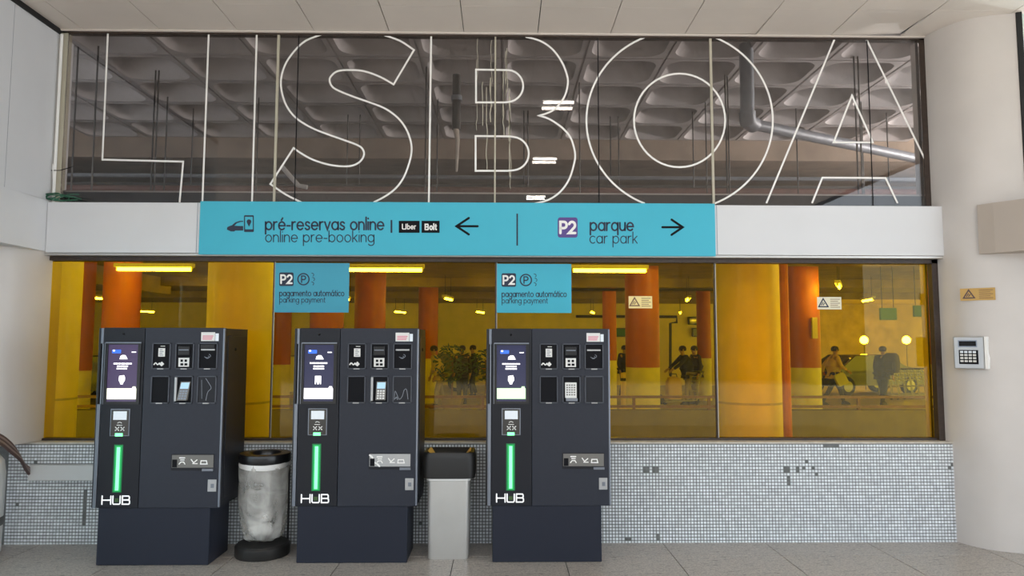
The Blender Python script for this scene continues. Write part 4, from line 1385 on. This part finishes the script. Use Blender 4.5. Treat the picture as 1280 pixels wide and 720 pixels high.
def person(loc, rz, lab, jacket, trousers, stride=.2, lean=.0, armL=None, armR=None, head_fwd=.03, coat_len=.86, scale=1.):
    """faces local +x, left is +y"""
    P = tag(empty('person', loc, rz), lab, 'person')
    P.scale = (scale,)*3
    J = {}
    J['pelvis'] = (0, 0, .96)
    J['spine'] = (lean*.35, 0, 1.12)
    J['chest'] = (lean*.8, 0, 1.32)
    J['neck'] = (lean+.01, 0, 1.47)
    J['jaw'] = (lean+head_fwd, 0, 1.545)
    J['face'] = (lean+head_fwd+.01, 0, 1.63)
    J['crown'] = (lean+head_fwd-.005, 0, 1.70)
    J['nose'] = (lean+head_fwd+.115, 0, 1.61)
    rad = dict(pelvis=.135, spine=.115, chest=(.15, .12), neck=.055, jaw=.065, face=.092, crown=.07, nose=.014)
    E_ = [('pelvis', 'spine'), ('spine', 'chest'), ('chest', 'neck'), ('neck', 'jaw'), ('jaw', 'face'), ('face', 'crown'), ('face', 'nose')]
    for s, nm, arm, st in ((1, 'L', armL, stride), (-1, 'R', armR, -stride)):
        sh = (lean*.9, s*.185, 1.42)
        el, wr_ = arm if arm else ((lean*.9-.02, s*.235, 1.14), (lean*.9+.06, s*.24, .90))
        J['sh'+nm], J['el'+nm], J['wr'+nm] = sh, el, wr_
        d = (Vector(wr_)-Vector(el)).normalized()
        side = Vector((1, 0, 0)) if abs(d.x) < .7 else Vector((0, 0, 1))
        side = (side-d*side.dot(d)).normalized()
        palm = Vector(wr_)+d*.075
        J['pa'+nm] = tuple(palm)
        rad.update({'sh'+nm: .062, 'el'+nm: .042, 'wr'+nm: .028, 'pa'+nm: .034})
        E_ += [('chest', 'sh'+nm), ('sh'+nm, 'el'+nm), ('el'+nm, 'wr'+nm), ('wr'+nm, 'pa'+nm)]
        inw = d.cross(side)
        for fi, (off, ln) in enumerate(((-.027, .066), (-.009, .078), (.009, .074), (.027, .058))):
            b = palm+side*off+d*.03
            J[f'f{fi}a'+nm] = tuple(b)
            J[f'f{fi}b'+nm] = tuple(b+d*ln+inw*.018)
            rad[f'f{fi}a'+nm] = .010
            rad[f'f{fi}b'+nm] = .008
            E_ += [('pa'+nm, f'f{fi}a'+nm), (f'f{fi}a'+nm, f'f{fi}b'+nm)]
        J['tb'+nm] = tuple(palm+side*.055+d*.012)
        rad['tb'+nm] = .010
        E_.append(('pa'+nm, 'tb'+nm))
        kn = (st*.55+.05, s*.10, .50)
        an = (st-(.06 if st < 0 else 0), s*.095, .09)
        J['hip'+nm], J['kn'+nm], J['an'+nm], J['toe'+nm] = (0, s*.095, .88), kn, an, (an[0]+.15, an[1]+s*.02, .035)
        rad.update({'hip'+nm: .088, 'kn'+nm: .056, 'an'+nm: .040, 'toe'+nm: .033})
        E_ += [('pelvis', 'hip'+nm), ('hip'+nm, 'kn'+nm), ('kn'+nm, 'an'+nm), ('an'+nm, 'toe'+nm)]
    body = skin_mesh('body', J, E_, rad, M['skin'], P, 'pelvis')
    k = ['spine', 'chest', 'shL', 'shR', 'elL', 'elR', 'wrL', 'wrR', 'neck', 'pelvis', 'hem']
    J2 = dict(J)
    J2['hem'] = (0, 0, coat_len)
    J2['neck'] = (lean+.005, 0, 1.45)
    skin_mesh('jacket', {a: J2[a] for a in k}, [('hem', 'pelvis'), ('pelvis', 'spine'), ('spine', 'chest'), ('chest', 'neck'), ('chest', 'shL'), ('chest', 'shR'), ('shL', 'elL'), ('elL', 'wrL'), ('shR', 'elR'), ('elR', 'wrR')],
              dict(hem=.185, pelvis=.178, spine=.162, chest=(.19, .16), neck=.085, shL=.085, shR=.085, elL=.062, elR=.062, wrL=.046, wrR=.046), jacket, P, 'pelvis')
    k = ['pelvis', 'hipL', 'hipR', 'knL', 'knR', 'anL', 'anR']
    skin_mesh('trousers', {a: J[a] for a in k}, [('pelvis', 'hipL'), ('pelvis', 'hipR'), ('hipL', 'knL'), ('hipR', 'knR'), ('knL', 'anL'), ('knR', 'anR')],
              dict(pelvis=.160, hipL=.108, hipR=.108, knL=.076, knR=.076, anL=.062, anR=.062), trousers, P, 'pelvis')
    for nm in 'LR':
        a = Vector(J['an'+nm])
        MB().loft([[(a.x+x, a.y+y, z) for x, y in rrect(-.07, .20, -.05, .05, .045, 3)] for z in (.0, .03)] + [[(a.x+x*.85, a.y+y*.9, .075) for x, y in rrect(-.07, .17, -.05, .05, .045, 3)], [(a.x+x*.5, a.y+y*.8, .115) for x, y in rrect(-.09, .10, -.05, .05, .04, 3)]]).build('shoe', M['rubber'], P, smooth=True)
    h = Vector(J['face'])
    hm = MB()
    prof = [(.098, -.04), (.112, .0), (.112, .04), (.095, .085), (.055, .112), (.01, .12)]
    hm.lathe(prof, (h.x-.022, 0, h.z+.01), 16, 1.0, .92)
    hm.build('hair', M['hair'], P, smooth=True)
    for s in (1, -1):
        MB().lathe([(.003, -.012), (.012, 0), (.003, .012)], (h.x+.082, s*.034, h.z+.008), 8).build('eye', M['rubber'], body)
        MB().lathe([(.004, -.03), (.018, -.005), (.016, .02), (.004, .03)], (h.x-.0, s*.096, h.z-.005), 8, 1, .5).build('ear', M['skin'], body)
    return P


def ground(q, y):
    return Vector((pt(q, 428, y).x, y, -.25))

person(ground(1040, 15.4), R(0), 'person in a pale pink coat striding right with a white bag, last amber pane', M['coat_p'], M['jeans'], stride=.34, lean=.06,
       armL=((-.16, .25, 1.18), (-.20, .27, .95)), armR=((.12, -.26, 1.17), (.30, -.24, 1.04)))
c = ground(1049, 15.2)
bg_ = tag(empty('carrier_bag', (c.x, 15.12, .47)), 'white carrier bag swinging from the arm of the person in pink', 'bag')
MB().loft([[(x, y, z) for x, y in rrect(-.17*k, .17*k, -.06*k, .06*k, .03, 3)] for z, k in ((-.12, .9), (-.10, 1), (.16, 1.0), (.24, .8))]).build('sack', M['bagcloth'], bg_)
MB().tube([(-.08, 0, .23), (-.06, 0, .36), (.06, 0, .36), (.08, 0, .23)], .01, 6).build('handle', M['bagcloth'], bg_)
bg_.rotation_euler = (0, R(-25), 0)
person(ground(1101, 15.0), R(35), 'person in dark clothes carrying a dark rucksack, seen beside the trolley row', M['coat_d'], M['jeans'], stride=.20, lean=.08)
c = ground(1106, 15.0)
rk = tag(empty('rucksack', (c.x+.02, 14.72, 1.03), R(35)), 'large dark rucksack on the back of the person by the trolleys', 'rucksack')
MB().loft([[(x, y, z) for x, y in rrect(-.15*k, .15*k, -.19*k, .19*k, .07*k, 4)] for z, k in ((-.30, .7), (-.26, .95), (0, 1.05), (.2, .95), (.28, .6))]).build('sack', M['coat_n'], rk, smooth=True)
BX(-.20, -.13, -.12, .12, -.2, .02, bev=.02).build('pocket', M['coat_d'], rk)
person(ground(860, 15.5), R(190), 'person in a dark coat bent over a loaded luggage trolley, left of a couple', M['coat_d'], M['khaki'], stride=.12, lean=.16,
       armL=((.34, .22, 1.22), (.56, .18, 1.06)), armR=((.34, -.22, 1.22), (.56, -.18, 1.06)))
person(ground(869, 16.0), R(200), 'person in a dark brown coat standing behind the trolley pusher, right of a couple', M['coat_n'], M['khaki'], stride=.05, lean=.02)
person(ground(780, 18.5), R(-60), 'person with dark hair half hidden behind the red topped column in the third pane', M['coat_d'], M['jeans'], stride=.03)
person(ground(551, 14.4), R(200), 'person in a sandy coat bending by the railing between middle and right machines', M['coat_y'], M['khaki'], stride=.15, lean=.18)
person(ground(578, 15.8), R(-90), 'person in dark green-brown clothes facing the glass in the second pane', M['coat_n'], M['jeans'], stride=.04)
person(ground(592, 18.2), R(180), 'person in black standing right of the one facing the glass', M['coat_d'], M['jeans'], stride=.04)


# ---- luggage trolleys
def trolley(loc, rz, lab, grp=None):
    o = tag(empty('luggage_trolley', loc, rz), lab, 'trolley', grp)
    mb = MB()
    for s in (-.27, .27):
        mb.tube([(-.45, s, .14), (.50, s*.75, .10)], .018, 6)
        mb.tube([(-.45, s, .14), (-.50, s, .60), (-.62, s, .98)], .016, 6)
    mb.tube([(.50, -.2, .10), (.50, .2, .10)], .018, 6)
    mb.tube([(-.2, -.26, .13), (-.2, .26, .13)], .012, 6)
    mb.tube([(.15, -.23, .12), (.15, .23, .12)], .012, 6)
    mb.tube([(-.47, -.27, .4), (-.47, .27, .4)], .012, 6)
    mb.build('frame', M['silver'], o)
    MB().tube([(-.62, -.29, .98), (-.62, .29, .98)], .024, 8).build('handle', M['blackp'], o)
    bk = MB()
    for z in (.62, .72, .84):
        bk.tube([(-.56, -.26, z), (-.32, -.22, z), (-.32, .22, z), (-.56, .26, z)], .008, 5)
    for y in (-.2, -.07, .07, .2):
        bk.tube([(-.32, y, .60), (-.32, y, .84)], .007, 5)
    bk.build('basket', M['silver'], o)
    for x, y in ((-.45, -.24), (-.45, .24), (.45, 0)):
        w = MB().lathe([(.03, -.02), (.062, -.015), (.062, .015), (.03, .02)], n=12).build('wheel', M['rubber'], o)
        w.rotation_euler = (R(90), 0, 0)
        w.location = (x, y, .062)
    return o
ordn = ('first', 'second', 'third', 'fourth', 'fifth', 'sixth', 'seventh')
t0 = trolley(ground(1119, 17.6), R(12), 'first luggage trolley from the left in the nested row of the last pane', 'nested row of luggage trolleys')
for k in range(1, 7):
    c = copy_tree(t0)
    c.location = ground(1119+8.2*k, 17.6+.12*k)
    c['label'] = ordn[k] + ' luggage trolley from the left in the nested row of the last pane'
tr1 = ground(845, 15.5)
trolley(tr1+Vector((.05, -.05, 0)), R(190), 'luggage trolley pushed by the couple behind the third amber pane')
k = tag(empty('travel_bag', tr1+Vector((-.10, -.05, .17))), 'yellow bag standing on the trolley pushed by the couple', 'bag')
MB().loft([[(x, y, z) for x, y in rrect(-.22*s, .22*s, -.17*s, .17*s, .07*s, 4)] for z, s in ((0, .92), (.05, 1), (.5, 1), (.62, .75), (.66, .4))]).build('sack', M['yellowcloth'], k, smooth=True)
MB().tube([(-.1, -.02, .64), (-.07, -.02, .74), (.07, -.02, .74), (.1, -.02, .64)], .014, 6).build('handle', M['coat_d'], k)
k = tag(empty('travel_bag', tr1+Vector((-.62, -.1, .0))), 'dark round bag lying before the trolley of the couple', 'bag')
MB().lathe([(.05, 0), (.17, .03), (.22, .14), (.19, .26), (.08, .32)], n=16).build('sack', M['coat_d'], k, smooth=True)
MB().tube([(-.06, 0, .31), (0, 0, .38), (.06, 0, .31)], .012, 6).build('handle', M['rubber'], k)
k = tag(empty('bollard', ground(780, 14.0)), 'yellow bollard left of the couple in the third amber pane', 'bollard')
MB().lathe([(.16, 0), (.16, .02), (.11, .03), (.11, .95), (.09, 1.0), (.02, 1.02)], n=16).build('post', M['warn'], k, smooth=True)
MB().lathe([(.115, .78), (.115, .86)], n=16).build('band', M['darkpaint'], k, smooth=True)


# ---- cars
def car(loc, rz, lab, paint):
    o = tag(empty('car', loc, rz), lab, 'car')
    prof = [(-2.1, .35), (-2.15, .75), (-2.0, .95), (-1.55, 1.0), (-.85, 1.42), (.55, 1.45), (1.25, 1.02), (2.0, .88), (2.15, .70), (2.12, .35)]
    def sec(y, s):
        return [(x*(1-.02*s), y, z if z < 1.05 else z-.02*s) for x, z in prof]
    loops = [sec(-.84, 1.6), sec(-.78, .3), sec(.78, .3), sec(.84, 1.6)]
    for l in loops:     # tumblehome
        for i, (x, y, z) in enumerate(l):
            if z > 1.1:
                l[i] = (x, y*.82, z)
    MB().loft(loops).build('shell', M[paint], o, smooth=True)
    for s in (-1, 1):
        MB().add([(-1.35, s*.78, 1.03), (-.80, s*.685, 1.36), (-.12, s*.685, 1.37), (-.12, s*.80, 1.03)], [(0, 1, 2, 3)]).build('side_window', M['carglass'], o)
        MB().add([(-.04, s*.80, 1.03), (-.04, s*.685, 1.37), (.50, s*.685, 1.38), (1.05, s*.79, 1.03)], [(0, 1, 2, 3)]).build('side_window', M['carglass'], o)
    MB().add([(1.24, -.66, 1.06), (1.24, .66, 1.06), (.66, .58, 1.42), (.66, -.58, 1.42)], [(0, 1, 2, 3)]).build('windscreen', M['carglass'], o)
    MB().add([(-1.56, -.66, 1.04), (-1.56, .66, 1.04), (-.93, .58, 1.41), (-.93, -.58, 1.41)], [(0, 1, 2, 3)]).build('rear_window', M['carglass'], o)
    for x in (-1.35, 1.35):
        for s in (-1, 1):
            w = MB().lathe([(.12, -.1), (.30, -.1), (.33, -.06), (.33, .06), (.30, .1), (.12, .1)], n=20).build('wheel', M['rubber'], o, smooth=True)
            w.rotation_euler = (R(90), 0, 0)
            w.location = (x, s*.78, .33)
            h = MB().lathe([(.19, -.105), (.19, .105)], n=16).build('hub_cap', M['silver'], w)
    for s in (-.6, .6):
        BX(2.02, 2.14, s-.16, s+.16, .66, .80, bev=.02).build('headlamp', M['label_w'], o)
        BX(-2.16, -2.05, s-.16, s+.16, .72, .86, bev=.02).build('tail_lamp', M['red'], o)
    return o
car(ground(352, 16.5), R(185), 'white car parked beyond the railing between left and middle machines', 'carpaint_w')
car(ground(535, 22), R(170), 'grey car behind the sandy coated person in the second pane', 'carpaint_g')
car(ground(1075, 20), R(15), 'dark car parked behind the people in the last amber pane', 'carpaint_d')
car(ground(160, 17), R(10), 'dark car low in the first amber pane left of the machine', 'carpaint_d')

# ---- garage plants seen between the middle and right machines
def plant(q, y, h, lab):
    o = tag(empty('potted_tree', ground(q, y)), lab, 'plant')
    MB().lathe([(.20, 0), (.26, .4), (.28, .42), (.24, .42), (.22, .36)], n=16).build('pot', M['concrete_b'], o, smooth=True)
    MB().tube([(0, 0, .36), (.03, 0, h*.6), (0, .03, h*.85)], .025, 6).build('trunk', M['brownpaint'], o)
    mb = MB()
    for _ in range(260):
        a, b_ = random.uniform(0, 6.28), random.uniform(-1, 1)
        r = .45*math.sqrt(random.random())
        c = Vector((r*math.cos(a)*(1-b_*b_)**.5*1.1, r*math.sin(a), h*.75+b_*h*.27))
        u = Vector((random.uniform(-1, 1), random.uniform(-1, 1), random.uniform(-.6, .6))).normalized()
        v = u.orthogonal().normalized()
        s = random.uniform(.05, .09)
        mb.add([c-u*s, c+v*s*.4, c+u*s, c-v*s*.4], [(0, 1, 2, 3)])
    mb.build('foliage', M['leaf'], o, kind='stuff')
    return o
plant(565, 12.5, 1.75, 'taller potted tree left of two in the second amber pane')
plant(607, 14.3, 1.6, 'shorter potted tree at the right edge of the second amber pane')
bpy.context.view_layer.update()
